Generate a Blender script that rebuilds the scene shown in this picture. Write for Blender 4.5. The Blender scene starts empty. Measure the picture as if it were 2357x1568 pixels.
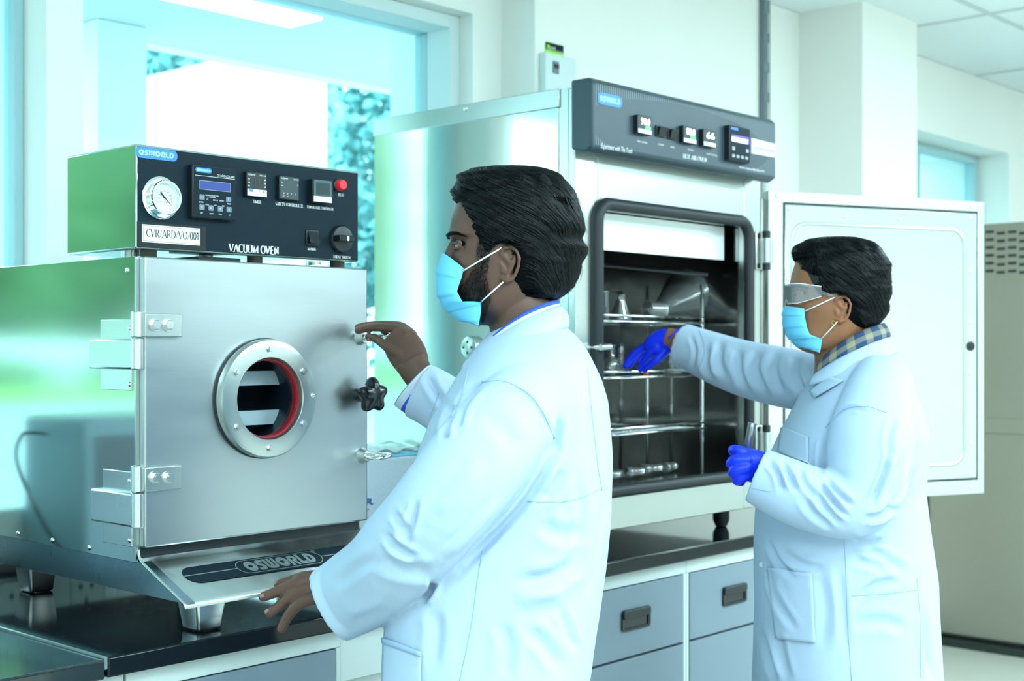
import bpy, bmesh, math, random
import numpy as np
from mathutils import Vector, Matrix
from mathutils.bvhtree import BVHTree
random.seed(7); RS = np.random.RandomState(7)
SC = bpy.context.scene; COL = SC.collection
# ------------------------------------------------------------------ camera
FPX, CX, CY = 3119.0, 1178.5, 800.0
CAMZ = 1.42
TH = math.radians(42.3)
Rv = np.array([math.sin(TH), -math.cos(TH), 0.0]); Fv = np.array([math.cos(TH), math.sin(TH), 0.0]); Uv = np.array([0, 0, 1.0])
C0 = np.array([0, 0, CAMZ])
cam_d = bpy.data.cameras.new('camera'); cam = bpy.data.objects.new('camera', cam_d); COL.objects.link(cam)
cam_d.sensor_width = 36; cam_d.lens = 36 * FPX / 2357; cam_d.shift_y = 16 / 2357; cam_d.clip_start = .05; cam_d.clip_end = 500
cam.location = C0
cam.matrix_world = Matrix(((Rv[0], 0, -Fv[0], 0), (Rv[1], 0, -Fv[1], 0), (0, 1, 0, CAMZ), (0, 0, 0, 1)))
cam_d.dof.use_dof = True; cam_d.dof.focus_distance = 2.42; cam_d.dof.aperture_fstop = 5.0
SC.camera = cam
# ------------------------------------------------------------------ world and light
SC.view_settings.view_transform = 'Standard'; SC.view_settings.look = 'None'
SC.view_settings.exposure = 0.09; SC.view_settings.gamma = 1.0; SC.view_settings.use_curve_mapping = False
W = bpy.data.worlds.new('sky'); SC.world = W; W.use_nodes = True
wn = W.node_tree.nodes; wl = W.node_tree.links
bg = wn['Background']
tc = wn.new('ShaderNodeTexCoord'); sp = wn.new('ShaderNodeSeparateXYZ'); mr = wn.new('ShaderNodeMapRange'); cr = wn.new('ShaderNodeValToRGB')
wl.new(tc.outputs['Generated'], sp.inputs[0]); wl.new(sp.outputs['Z'], mr.inputs[0])
mr.inputs[1].default_value = 0; mr.inputs[2].default_value = 1
wl.new(mr.outputs[0], cr.inputs[0]); wl.new(cr.outputs[0], bg.inputs[0])
cr.color_ramp.elements[0].color = (.86, 1.0, 1.0, 1); cr.color_ramp.elements[1].color = (.60, .86, 1.0, 1)
bg.inputs[1].default_value = 5.0
def area(name, loc, sx, sy, power, color, rot=(0, 0, 0)):
    d = bpy.data.lights.new(name, 'AREA'); d.shape = 'RECTANGLE'; d.size = sx; d.size_y = sy; d.energy = power; d.color = color
    o = bpy.data.objects.new(name, d); o.location = loc; o.rotation_euler = rot; COL.objects.link(o); return o
LIGHTS = [(-.51, .27), (1.32, -.33), (3.15, -.33), (4.98, .27), (6.81, .27), (-.51, -1.53), (1.32, -2.13), (3.15, -2.13), (4.98, -1.53), (6.81, -1.53)]
LP = 50
CEIL = 2.83
for i, (x, y) in enumerate(LIGHTS):
    area('ceiling_lamp_light', (x, y, CEIL - .035), 1.1, .5, LP, (.64, .915, 1.0))
# ------------------------------------------------------------------ helpers: pixel of the 2357x1568 photograph -> point in the room
def ray(px, py): return Fv + (px - CX) / FPX * Rv + (CY - py) / FPX * Uv
def P(px, py, z): return C0 + z * ray(px, py)
def onY(px, py, Y): r = ray(px, py); return C0 + r * (Y / r[1])
def onX(px, py, X): r = ray(px, py); return C0 + r * (X / r[0])
def onZ(px, py, Z): r = ray(px, py); return C0 + r * ((Z - CAMZ) / r[2])
def proj(v):
    d = np.asarray(v) - C0; z = d @ Fv
    return np.stack([CX + FPX * (d @ Rv) / z, CY - FPX * (d @ Uv) / z, z], -1)
def nrm(v): v = np.asarray(v, float); return v / (np.linalg.norm(v) + 1e-12)
# ------------------------------------------------------------------ materials
def mat(name, col, rough=.5, metal=0, emit=None, es=0, noise=0, nscale=8, spec=.5, bump=0, bscale=60, alpha=None, trans=0, stretch=None, coat=0, rnoise=0, ior=1.45, sheen=0, sss=0):
    m = bpy.data.materials.new(name); m.use_nodes = True; n = m.node_tree.nodes; l = m.node_tree.links
    b = n['Principled BSDF']; c = tuple(col) + ((1,) if len(col) == 3 else ())
    b.inputs['Base Color'].default_value = c; b.inputs['Roughness'].default_value = rough; b.inputs['Metallic'].default_value = metal
    b.inputs['Specular IOR Level'].default_value = spec; b.inputs['IOR'].default_value = ior
    b.inputs['Transmission Weight'].default_value = trans; b.inputs['Coat Weight'].default_value = coat
    b.inputs['Sheen Weight'].default_value = sheen
    if sss:
        b.inputs['Subsurface Weight'].default_value = sss; b.inputs['Subsurface Radius'].default_value = (.01, .004, .002); b.inputs['Subsurface Scale'].default_value = 1
    if alpha is not None: b.inputs['Alpha'].default_value = alpha
    if emit: b.inputs['Emission Color'].default_value = tuple(emit) + (1,); b.inputs['Emission Strength'].default_value = es
    m.diffuse_color = c
    if noise or bump or rnoise:
        t = n.new('ShaderNodeTexCoord'); mp = n.new('ShaderNodeMapping'); l.new(t.outputs['Object'], mp.inputs[0])
        if stretch: mp.inputs['Scale'].default_value = stretch
        if noise:
            nz = n.new('ShaderNodeTexNoise'); nz.inputs['Scale'].default_value = nscale; nz.inputs['Detail'].default_value = 5; l.new(mp.outputs[0], nz.inputs[0])
            mx = n.new('ShaderNodeMix'); mx.data_type = 'RGBA'; l.new(nz.outputs[0], mx.inputs[0])
            mx.inputs[6].default_value = tuple(x * (1 - noise) for x in c[:3]) + (1,); mx.inputs[7].default_value = tuple(min(1, x * (1 + noise)) for x in c[:3]) + (1,)
            l.new(mx.outputs[2], b.inputs['Base Color'])
        if rnoise:
            nz = n.new('ShaderNodeTexNoise'); nz.inputs['Scale'].default_value = nscale; nz.inputs['Detail'].default_value = 4; l.new(mp.outputs[0], nz.inputs[0])
            r = n.new('ShaderNodeMapRange'); l.new(nz.outputs[0], r.inputs[0]); r.inputs[3].default_value = max(0, rough - rnoise); r.inputs[4].default_value = rough + rnoise; l.new(r.outputs[0], b.inputs['Roughness'])
        if bump:
            nz = n.new('ShaderNodeTexNoise'); nz.inputs['Scale'].default_value = bscale; nz.inputs['Detail'].default_value = 3; l.new(mp.outputs[0], nz.inputs[0])
            bp = n.new('ShaderNodeBump'); bp.inputs['Strength'].default_value = bump; bp.inputs['Distance'].default_value = .002; l.new(nz.outputs[0], bp.inputs['Height']); l.new(bp.outputs[0], b.inputs['Normal'])
    return m
def glassmat(name, tint, gloss=.08, rough=.0, diff=0):
    m = bpy.data.materials.new(name); m.use_nodes = True; n = m.node_tree.nodes; l = m.node_tree.links
    n.remove(n['Principled BSDF']); out = n['Material Output']
    t = n.new('ShaderNodeBsdfTransparent'); t.inputs[0].default_value = tuple(tint) + (1,)
    g = n.new('ShaderNodeBsdfGlossy'); g.inputs['Roughness'].default_value = rough
    f = n.new('ShaderNodeLayerWeight'); f.inputs[0].default_value = gloss
    mx = n.new('ShaderNodeMixShader'); l.new(f.outputs['Fresnel'], mx.inputs[0]); l.new(t.outputs[0], mx.inputs[1]); l.new(g.outputs[0], mx.inputs[2]); l.new(mx.outputs[0], out.inputs[0])
    if diff:
        df = n.new('ShaderNodeBsdfDiffuse'); m2 = n.new('ShaderNodeMixShader'); m2.inputs[0].default_value = diff; l.new(mx.outputs[0], m2.inputs[1]); l.new(df.outputs[0], m2.inputs[2]); l.new(m2.outputs[0], out.inputs[0])
    m.diffuse_color = tuple(tint) + (1,)
    return m
M = {}
M['steel_door'] = mat('brushed_steel_door', (.43, .465, .48), .34, 1, noise=.07, nscale=3, bump=.05, bscale=30, rnoise=.07, stretch=(1, 1, 6))
M['steel_mirror'] = mat('mirror_steel', (.66, .70, .68), .10, 1, bump=.12, bscale=3.0)
M['steel_side'] = mat('polished_steel_side', (.56, .63, .59), .10, 1, bump=.10, bscale=2.5)
M['steel'] = mat('satin_steel', (.63, .65, .64), .26, 1, rnoise=.05, nscale=6)
M['steel_light'] = mat('light_steel', (.52, .56, .545), .30, 1, noise=.04, nscale=4)
M['chrome'] = mat('chrome', (.80, .82, .80), .09, 1)
M['chamber'] = mat('chamber_steel', (.38, .385, .38), .12, 1, bump=.6, bscale=6, noise=.25, nscale=5)
M['black_panel'] = mat('black_panel', (.007, .018, .028), .42, spec=.12, noise=.25, nscale=7, bump=.03, bscale=200)
M['black_gloss'] = mat('black_gloss', (.008, .012, .016), .16)
M['black'] = mat('black_plastic', (.010, .014, .017), .35)
M['black_rubber'] = mat('black_rubber', (.012, .016, .02), .5)
M['grey_panel'] = mat('grey_panel', (.036, .060, .080), .38, noise=.1, nscale=9)
M['grey_stripe'] = mat('grey_stripe', (.17, .21, .24), .4)
M['grey_device'] = mat('grey_device', (.03, .045, .055), .35)
M['blue'] = mat('blue_badge', (.03, .22, .85), .35)
M['badge_text'] = mat('badge_lettering', (.35, .72, 1.0), .4)
M['white_text'] = mat('white_lettering', (.85, .88, .88), .5)
M['grey_text'] = mat('grey_lettering', (.42, .46, .48), .5)
M['black_text'] = mat('black_lettering', (.01, .01, .015), .5)
M['paper'] = mat('white_label', (.80, .84, .84), .5)
M['lcd'] = mat('lcd_blue', (.03, .05, .22), .2, emit=(.05, .10, .42), es=.25)
M['lcd_lit'] = mat('lcd_lit', (.5, .5, .9), .2, emit=(.85, .9, 1), es=1.3)
M['lcd_purple'] = mat('lcd_purple', (.1, .06, .4), .2, emit=(.12, .08, .5), es=.9)
M['led_white'] = mat('led_white', (.9, .9, .9), .3, emit=(.8, 1, 1), es=1.6)
M['led_green'] = mat('led_green', (.1, .8, .2), .3, emit=(.1, .9, .15), es=1.1)
M['key'] = mat('grey_key', (.16, .20, .25), .4)
M['seg'] = mat('dim_segment', (.035, .05, .04), .4)
M['dial'] = mat('dial_face', (.72, .80, .82), .5)
M['red'] = mat('red_lamp', (.75, .02, .03), .25, emit=(.8, .01, .02), es=.25)
M['gasket_red'] = mat('red_gasket', (.42, .02, .03), .4)
M['clear'] = glassmat('clear_plastic', (.86, .92, .93), .25)
M['view_glass'] = glassmat('viewing_glass', (.80, .88, .92), .06)
M['granite'] = mat('black_granite', (.004, .007, .010), .08, spec=.32, noise=.5, nscale=60)
M['granite_dull'] = mat('black_granite_dull', (.012, .020, .022), .12, spec=.8, noise=.3, nscale=40)  # paler base colour and higher specular than the long worktop
M['cab_white'] = mat('cabinet_white', (.60, .66, .64), .4)
M['cab_grey'] = mat('cabinet_grey', (.20, .26, .31), .38, noise=.04, nscale=3)
M['wall'] = mat('painted_wall', (.90, .89, .84), .85, noise=.015, nscale=3)
M['wall_trim'] = mat('window_reveal', (.70, .80, .80), .7)
M['ceil'] = mat('ceiling_tile', (.86, .93, .95), .9, noise=.02, nscale=30)
M['ceil_bar'] = mat('ceiling_bar', (.62, .68, .70), .6)
M['floor'] = mat('vinyl_floor', (.50, .49, .43), .35, noise=.05, nscale=2)
M['alu'] = mat('window_aluminium', (.42, .62, .66), .45)
M['glass_win'] = glassmat('window_glass', (.80, .99, 1.0), .08)
M['lamp_glow'] = mat('glowing_diffuser', (.9, .95, 1), .5, emit=(.88, .98, 1.0), es=2.5)
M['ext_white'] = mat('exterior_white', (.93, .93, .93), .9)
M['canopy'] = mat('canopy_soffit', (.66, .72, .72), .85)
M['pave'] = mat('exterior_paving', (.36, .39, .40), .9, noise=.05)
M['lawn'] = mat('lawn_green', (.30, .60, .05), .9, noise=.3, nscale=1.5)
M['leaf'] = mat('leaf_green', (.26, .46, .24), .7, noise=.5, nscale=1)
M['leaf_hazed'] = mat('leaf_cyan_haze', (.34, .66, .66), .7, noise=.5, nscale=1.5)  # green leaves, with the bright cyan haze of the view put into the colour
M['bark'] = mat('bark', (.08, .06, .04), .9)
M['cab_beige'] = mat('beige_metal', (.33, .312, .255), .42, .35, noise=.06, nscale=2)
M['vent_and_shadow_dark'] = mat('vent_and_shadow_dark', (.02, .03, .025), .7)
M['bubble'] = mat('bubble_wrap', (.50, .58, .66), .22, bump=1.0, bscale=110, coat=.5)
M['green_tape'] = mat('green_tape', (.04, .30, .03), .5)
M['blue_print'] = mat('blue_print', (.03, .10, .38), .5)
M['red_print'] = mat('red_print', (.55, .03, .03), .5)
M['lime'] = mat('lime_print', (.38, .85, .03), .5)
M['glass'] = glassmat('lab_glass', (.93, .98, .97), .55, diff=.07)
M['film'] = glassmat('plastic_film', (.92, .97, 1.0), .15, diff=.45)
M['coat'] = mat('lab_coat_cotton', (.43, .53, .67), .85, bump=.15, bscale=500, spec=.2, noise=.03, nscale=8)
M['coat_edge'] = mat('lab_coat_stitching', (.34, .45, .64), .85)
M['mask'] = mat('mask_blue', (.16, .56, .82), .8, noise=.05, nscale=40, spec=.2)
M['mask_print'] = mat('mask_emboss', (.07, .34, .62), .8)
M['white_cord'] = mat('white_cord', (.85, .88, .9), .7)
M['glove'] = mat('nitrile_glove', (.005, .03, .80), .40, spec=.35, bump=.1, bscale=120)
M['hair'] = mat('black_hair', (.0012, .0018, .0026), .5, spec=.07, bump=.3, bscale=90, stretch=(1, 1, 5))
M['hair_strand'] = mat('black_hair_strand', (.002, .003, .004), .30, spec=.28)
M['eye_white'] = mat('eye_white', (.30, .27, .24), .12)
M['iris'] = mat('dark_iris', (.012, .007, .005), .08)
M['nail'] = mat('fingernail', (.27, .165, .14), .3)
M['trouser'] = mat('dark_trouser', (.02, .025, .035), .8)
M['shoe'] = mat('black_shoe', (.01, .01, .01), .3)
M['gold'] = mat('gold', (.8, .5, .1), .2, 1)
# ------------------------------------------------------------------ objects
def tag(o, label=None, cat=None, group=None, kind=None):
    if label: o['label'] = label
    if cat: o['category'] = cat
    if group: o['group'] = group
    if kind: o['kind'] = kind
    return o
def thing(name, label, cat, loc, group=None):
    o = bpy.data.objects.new(name, None); o.location = tuple(float(v) for v in loc); o.empty_display_size = .05; COL.objects.link(o)
    return tag(o, label, cat, group)
def worldloc(o):
    v = Vector((0, 0, 0))
    while o is not None: v += o.location; o = o.parent
    return v
class MB:
    def __init__(s): s.v = []; s.f = []
    def add(s, v, f):
        k = len(s.v); s.v += [tuple(map(float, a)) for a in v]; s.f += [tuple(k + i for i in a) for a in f]; return s
    def box(s, x0, x1, y0, y1, z0, z1):
        v = [(x, y, z) for x in (x0, x1) for y in (y0, y1) for z in (z0, z1)]
        return s.add(v, [(0, 1, 3, 2), (4, 6, 7, 5), (0, 4, 5, 1), (2, 3, 7, 6), (0, 2, 6, 4), (1, 5, 7, 3)])
    def fbox(s, F, u0, u1, v0, v1, h0, h1):   # box in a frame (origin, u, v, n)
        o, u, v, n = F
        p = [o + u * a + v * b + n * c for a in (u0, u1) for b in (v0, v1) for c in (h0, h1)]
        return s.add(p, [(0, 1, 3, 2), (4, 6, 7, 5), (0, 4, 5, 1), (2, 3, 7, 6), (0, 2, 6, 4), (1, 5, 7, 3)])
    def prism(s, F, poly, h0, h1):
        o, u, v, n = F; k = len(poly)
        p = [o + u * a + v * b + n * h0 for a, b in poly] + [o + u * a + v * b + n * h1 for a, b in poly]
        f = [tuple(range(k))[::-1], tuple(range(k, 2 * k))] + [(i, (i + 1) % k, k + (i + 1) % k, k + i) for i in range(k)]
        return s.add(p, f)
    def lathe(s, o, ax, prof, n=32, cap=True, ref=None):
        ax = nrm(ax); r = nrm(np.cross(ax, [0, 0, 1] if abs(ax[2]) < .9 else [1, 0, 0])); t = np.cross(ax, r); o = np.asarray(o, float)
        v = []; f = []
        for (rr, h) in prof:
            for i in range(n):
                a = 2 * math.pi * i / n; v.append(o + ax * h + (r * math.cos(a) + t * math.sin(a)) * rr)
        for j in range(len(prof) - 1):
            for i in range(n): f.append((j * n + i, j * n + (i + 1) % n, (j + 1) * n + (i + 1) % n, (j + 1) * n + i))
        if cap: f.append(tuple(range(n))[::-1]); f.append(tuple(range((len(prof) - 1) * n, len(prof) * n)))
        return s.add(v, f)
    def cyl(s, o, ax, r, h, n=24): return s.lathe(o, ax, [(r, 0), (r, h)], n)
    def ball(s, o, r, n=16, sc=(1, 1, 1)):
        v = []; f = []; o = np.asarray(o, float); m = n // 2
        for j in range(m + 1):
            a = math.pi * j / m
            for i in range(n): b = 2 * math.pi * i / n; v.append(o + np.array([math.sin(a) * math.cos(b) * sc[0], math.sin(a) * math.sin(b) * sc[1], math.cos(a) * sc[2]]) * r)
        for j in range(m):
            for i in range(n): f.append((j * n + i, (j + 1) * n + i, (j + 1) * n + (i + 1) % n, j * n + (i + 1) % n))
        return s.add(v, f)
    def tube(s, pts, r, n=8, closed=False, flat=1.0, refv=(0, 0, 1)):
        pts = [np.asarray(p, float) for p in pts]; k = len(pts); rr = r if hasattr(r, '__len__') else [r] * k; v = []; f = []
        for i, p in enumerate(pts):
            a = pts[(i - 1) % k] if (closed or i) else p; b = pts[(i + 1) % k] if (closed or i < k - 1) else p
            t = nrm(b - a); ref = np.asarray(refv, float)
            if abs(t @ ref) > .97: ref = np.array([1., 0, 0])
            x = nrm(np.cross(t, ref)); y = np.cross(x, t)
            for j in range(n): an = 2 * math.pi * j / n; v.append(p + (x * math.cos(an) + y * math.sin(an) * flat) * rr[i])
        for i in range(k if closed else k - 1):
            for j in range(n): f.append((i * n + j, i * n + (j + 1) % n, ((i + 1) % k) * n + (j + 1) % n, ((i + 1) % k) * n + j))
        if not closed: f.append(tuple(range(n))[::-1]); f.append(tuple(range((k - 1) * n, k * n)))
        return s.add(v, f)
    def grid(s, G):   # G[i][j] points -> sheet
        a = len(G); b = len(G[0]); v = [p for row in G for p in row]
        return s.add(v, [(i * b + j, i * b + j + 1, (i + 1) * b + j + 1, (i + 1) * b + j) for i in range(a - 1) for j in range(b - 1)])
    def build(s, name, m, parent=None, bevel=0, smooth=False, seg=2, label=None, solid=0, solid_off=0, recalc=True):
        me = bpy.data.meshes.new(name); off = worldloc(parent) if parent else Vector((0, 0, 0))
        me.from_pydata([(a[0] - off.x, a[1] - off.y, a[2] - off.z) for a in s.v], [], s.f)
        if recalc:
            bm = bmesh.new(); bm.from_mesh(me); bmesh.ops.recalc_face_normals(bm, faces=bm.faces); bm.to_mesh(me); bm.free()
        me.materials.append(M[m] if isinstance(m, str) else m)
        o = bpy.data.objects.new(name, me); COL.objects.link(o)
        if parent: o.parent = parent
        if solid: md = o.modifiers.new('solid', 'SOLIDIFY'); md.thickness = solid; md.offset = solid_off
        if bevel: md = o.modifiers.new('bevel', 'BEVEL'); md.width = bevel; md.segments = seg; md.limit_method = 'ANGLE'; md.angle_limit = .6
        if smooth or bevel:
            me.shade_smooth()
            if not (smooth == 2): me.set_sharp_from_angle(angle=.7)
        if label: o['label'] = label
        return o
def frameY(Y): return (np.array([0, Y, 0.]), np.array([1., 0, 0]), np.array([0, 0, 1.]), np.array([0, -1., 0]))   # faces the room
def frameX(X): return (np.array([X, 0, 0.]), np.array([0, -1., 0]), np.array([0, 0, 1.]), np.array([-1., 0, 0]))  # faces -X, u = -Y
def rrect(u0, u1, v0, v1, r, n=6):
    o = []
    for cx, cy, a0 in ((u1 - r, v1 - r, 0), (u0 + r, v1 - r, 90), (u0 + r, v0 + r, 180), (u1 - r, v0 + r, 270)):
        for i in range(n + 1): a = math.radians(a0 + 90 * i / n); o.append((cx + r * math.cos(a), cy + r * math.sin(a)))
    return o
# ------------------------------------------------------------------ lettering from strokes
def arc(cx, cy, rx, ry, a0, a1, n=12): return [(cx + rx * math.cos(math.radians(a0 + (a1 - a0) * i / n)), cy + ry * math.sin(math.radians(a0 + (a1 - a0) * i / n))) for i in range(n + 1)]
GL = {'A': (.72, [[(.04, 0), (.36, 1)], [(.36, 1), (.68, 0)], [(.16, .36), (.56, .36)]]), 'C': (.66, [arc(.38, .5, .32, .5, 50, 310, 18)]),
 'D': (.72, [[(.12, 0), (.12, 1)], [(.12, 1)] + arc(.3, .5, .36, .5, 90, -90, 14) + [(.12, 0)]]), 'E': (.6, [[(.12, 0), (.12, 1)], [(.12, 1), (.54, 1)], [(.12, .52), (.45, .52)], [(.12, 0), (.56, 0)]]),
 'F': (.56, [[(.12, 0), (.12, 1)], [(.12, 1), (.54, 1)], [(.12, .52), (.45, .52)]]), 'H': (.74, [[(.12, 0), (.12, 1)], [(.62, 0), (.62, 1)], [(.12, .52), (.62, .52)]]),
 'I': (.3, [[(.15, 0), (.15, 1)]]), 'L': (.58, [[(.12, 0), (.12, 1)], [(.12, 0), (.54, 0)]]), 'M': (.88, [[(.1, 0), (.1, 1)], [(.1, 1), (.44, .05)], [(.44, .05), (.78, 1)], [(.78, 1), (.78, 0)]]),
 'N': (.74, [[(.1, 0), (.1, 1)], [(.1, 1), (.62, 0)], [(.62, 0), (.62, 1)]]), 'O': (.76, [arc(.38, .5, .33, .5, 90, 450, 24)]),
 'P': (.6, [[(.12, 0), (.12, 1)], [(.12, 1)] + arc(.28, .74, .25, .26, 90, -90, 10) + [(.12, .48)]]), 'R': (.68, [[(.12, 0), (.12, 1)], [(.12, 1)] + arc(.28, .74, .25, .26, 90, -90, 10) + [(.12, .48)], [(.3, .48), (.62, 0)]]),
 'S': (.54, [arc(.27, .75, .2, .25, 40, 270, 12) + arc(.27, .25, .22, .25, 90, -140, 12)]), 'T': (.62, [[(.31, 0), (.31, 1)], [(.03, 1), (.59, 1)]]),
 'U': (.72, [[(.12, 1), (.12, .3)] + arc(.36, .3, .24, .3, 180, 360, 10) + [(.6, .3), (.6, 1)]]), 'V': (.7, [[(.04, 1), (.35, 0)], [(.35, 0), (.66, 1)]]), 'W': (.96, [[(.04, 1), (.27, 0)], [(.27, 0), (.48, 1)], [(.48, 1), (.7, 0)], [(.7, 0), (.92, 1)]]),
 'Y': (.66, [[(.04, 1), (.33, .5)], [(.62, 1), (.33, .5)], [(.33, .5), (.33, 0)]]), '/': (.36, [[(.02, -.02), (.34, 1.02)]]), '0': (.52, [arc(.26, .5, .2, .5, 90, 450, 24)]),
 '1': (.4, [[(.22, 0), (.22, 1)], [(.22, 1), (.08, .86)]]), '3': (.5, [arc(.24, .75, .19, .25, 140, -90, 12) + arc(.24, .25, .22, .25, 90, -140, 12)]), ' ': (.34, [])}
def stroke_text(b, F, text, u0, u1, v0, v1, h, thick=.17, thin=.07, serif=.1, track=.04):
    o, U, V, Nn = F; w = sum(GL[c][0] + track for c in text) - track; su = (u1 - u0) / w; sv = (v1 - v0); x = 0
    def quad(a, c, wd):
        a = np.array(a, float); c = np.array(c, float); d = c - a; L = np.hypot(*d)
        if L < 1e-6: return
        m = np.array([-d[1], d[0]]) / L * wd / 2; q = [a - m, c - m, c + m, a + m]
        b.add([o + U * (u0 + (x + p[0]) * su) + V * (v0 + p[1] * sv) + Nn * h for p in q], [(0, 1, 2, 3)])
    for c in text:
        gw, st = GL[c]
        for s in st:
            for i in range(len(s) - 1):
                dx = s[i + 1][0] - s[i][0]; dy = s[i + 1][1] - s[i][1]; L = math.hypot(dx, dy) + 1e-9
                k = abs(dy) / L
                if len(s) == 2 and dy > 0 and abs(dx) > .1: k = .35     # rising diagonals are thin
                wd = thin + (thick - thin) * k ** 1.5
                e = .02 if len(s) > 2 else 0
                quad((s[i][0] - dx / L * e, s[i][1] - dy / L * e), (s[i + 1][0] + dx / L * e, s[i + 1][1] + dy / L * e), wd)
            if serif and c != '/':
                for p, q in ((s[0], s[1]), (s[-1], s[-2])):
                    if abs(p[1] - q[1]) > .3 and p[1] in (0, 1): quad((p[0] - serif - thick / 2, p[1] + (.02 if p[1] == 0 else -.02)), (p[0] + serif + thick / 2, p[1] + (.02 if p[1] == 0 else -.02)), .055)
        x += gw + track
LOGO = [('O', .95), ('S', .66), ('W', .98), ('O', .95), ('R', .78), ('L', .60), ('D', .80)]
def logo_text(b, F, u0, u1, v0, v1, h, hole=True):   # heavy rounded capitals reading OSWORLD
    o, U, V, Nn = F; gap = .05; w = sum(a for _, a in LOGO) + gap * 6; su = (u1 - u0) / w; sv = v1 - v0; x = 0
    def W3(p): return o + U * (u0 + (x + p[0]) * su) + V * (v0 + p[1] * sv) + Nn * h
    def band(pts, wd):
        pts = [np.array(p, float) for p in pts]; L = []; R = []
        for i, p in enumerate(pts):
            t = pts[min(i + 1, len(pts) - 1)] - pts[max(i - 1, 0)]; t /= np.hypot(*t) + 1e-9; m = np.array([-t[1], t[0]]) * wd / 2; L.append(p + m); R.append(p - m)
        b.grid([[W3(p) for p in L], [W3(p) for p in R]])
    for c, gw in LOGO:
        if c == 'O':
            b.grid([[W3((gw / 2 + gw / 2 * math.cos(a), .5 + .5 * math.sin(a))) for a in np.linspace(0, 2 * math.pi, 33)], [W3((gw / 2 - .02 + .17 * math.cos(a), .5 + .14 * math.sin(a))) for a in np.linspace(0, 2 * math.pi, 33)]])
        if c == 'S': band([(.66, .86)] + arc(.31, .70, .17, .15, 90, 250, 8) + arc(.34, .30, .17, .17, 60, -90, 8) + [(.0, .13)], .27)
        if c == 'W':
            band([(.13, 1), (.13, .35)] + arc(.31, .35, .18, .2, 180, 300, 8), .25); band([(.49, 1), (.49, .2)], .26); band(arc(.67, .35, .18, .2, 240, 360, 8) + [(.85, .35), (.85, 1)], .25); band([(.25, .12), (.73, .12)], .24)
        if c == 'R': band([(.14, 0), (.14, .62)] + arc(.36, .62, .22, .24, 180, 90, 6) + arc(.46, .66, .17, .2, 90, -80, 8) + [(.36, .44)], .26); band([(.38, .5), (.66, 0)], .24)
        if c == 'L': band([(.14, 1), (.14, 0)], .27); band([(.14, .13), (.60, .13)], .26)
        if c == 'D': band([(.14, 0), (.14, .72)], .26); band([(.05, .86), (.36, .86)] + arc(.36, .5, .29, .36, 90, -90, 12) + [(.22, .14)], .27)
        x += gw + gap
def text_mesh(b, F, text, u0, v0, size, h, width=None, bold=0, shear=0):
    cu = bpy.data.curves.new('t', 'FONT'); cu.body = text; cu.size = 1; cu.offset = bold; cu.shear = shear; cu.resolution_u = 3
    ob = bpy.data.objects.new('t', cu); COL.objects.link(ob); dg = bpy.context.evaluated_depsgraph_get(); me = ob.evaluated_get(dg).to_mesh()
    vs = np.array([v.co[:] for v in me.vertices]).reshape(-1, 3); fs = [tuple(p.vertices) for p in me.polygons]
    ob.evaluated_get(dg).to_mesh_clear(); bpy.data.objects.remove(ob); bpy.data.curves.remove(cu)
    if not len(vs): return
    sx = size if width is None else width / max(vs[:, 0].max(), 1e-6)
    o, U, V, Nn = F
    b.add([o + U * (u0 + a[0] * sx) + V * (v0 + a[1] * size) + Nn * h for a in vs], fs)
# ------------------------------------------------------------------ the setting
YW = 2.95; YG = 3.30
WZ0, WZ1 = .96, 2.52
def struct(b, name, m, **k): o = b.build(name, m, **k); o['kind'] = 'structure'; return o
b = MB(); b.box(-2.6, 9.1, -3.6, 3.5, -.1, 0); struct(b, 'floor', 'floor')
ceil = MB().box(-2.6, 9.1, -3.6, 3.5, CEIL + .02, CEIL + .12).build('ceiling', 'ceil_bar'); ceil['kind'] = 'structure'
k = 0; proto = None
xs = [5.59 + 1.22 * i for i in range(-7, 4)]; ys = [2.36 - .6 * i for i in range(-1, 11)]
lamp_cells = set()
for xa in xs[:-1]:
    for ya in ys:
        x0, x1, y0, y1 = xa + .012, xa + 1.208, ya - .588, ya - .012
        y1 = min(y1, YW if xa > 3.3 else 3.09)
        if x0 < -2.5 or y0 < -3.5 or x1 > 9.2: continue
        if proto is None:
            proto = MB().box(0, 1.196, 0, .576, CEIL, CEIL + .02).build('ceiling_tile', 'ceil', ceil, bevel=.004); o = proto
        else: o = proto.copy(); COL.objects.link(o)
        o.location = (x0, y0, 0)
        if y1 - y0 < .57: o.scale = (1, (y1 - y0) / .576, 1)
for xa in xs: MB().box(xa - .012, xa + .012, -3.5, 3.1, CEIL - .004, CEIL + .02).build('ceiling_bar', 'ceil_bar', ceil)
for ya in ys: MB().box(-2.5, 9, ya - .012, ya + .012, CEIL - .003, CEIL + .02).build('ceiling_bar', 'ceil_bar', ceil)
lamp0 = None
for i, (x, y) in enumerate(LIGHTS):
    t = thing('ceiling_light', 'flat rectangular lamp set in the ceiling grid', 'lamp', (x, y, CEIL - .02), 'recessed ceiling lamps')
    if lamp0 is None:
        fr = MB()
        for q in ((-.6, .6, .27, .3), (-.6, .6, -.3, -.27), (-.6, -.57, -.27, .27), (.57, .6, -.27, .27)): fr.box(x + q[0], x + q[1], y + q[2], y + q[3], CEIL - .025, CEIL + .0)
        f1 = fr.build('lamp_frame', 'cab_white', t); d1 = MB().box(x - .57, x + .57, y - .27, y + .27, CEIL - .012, CEIL - .004).build('diffuser', 'lamp_glow', t); lamp0 = (f1, d1)
    else:
        for q in lamp0: c = q.copy(); COL.objects.link(c); c.parent = t
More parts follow.
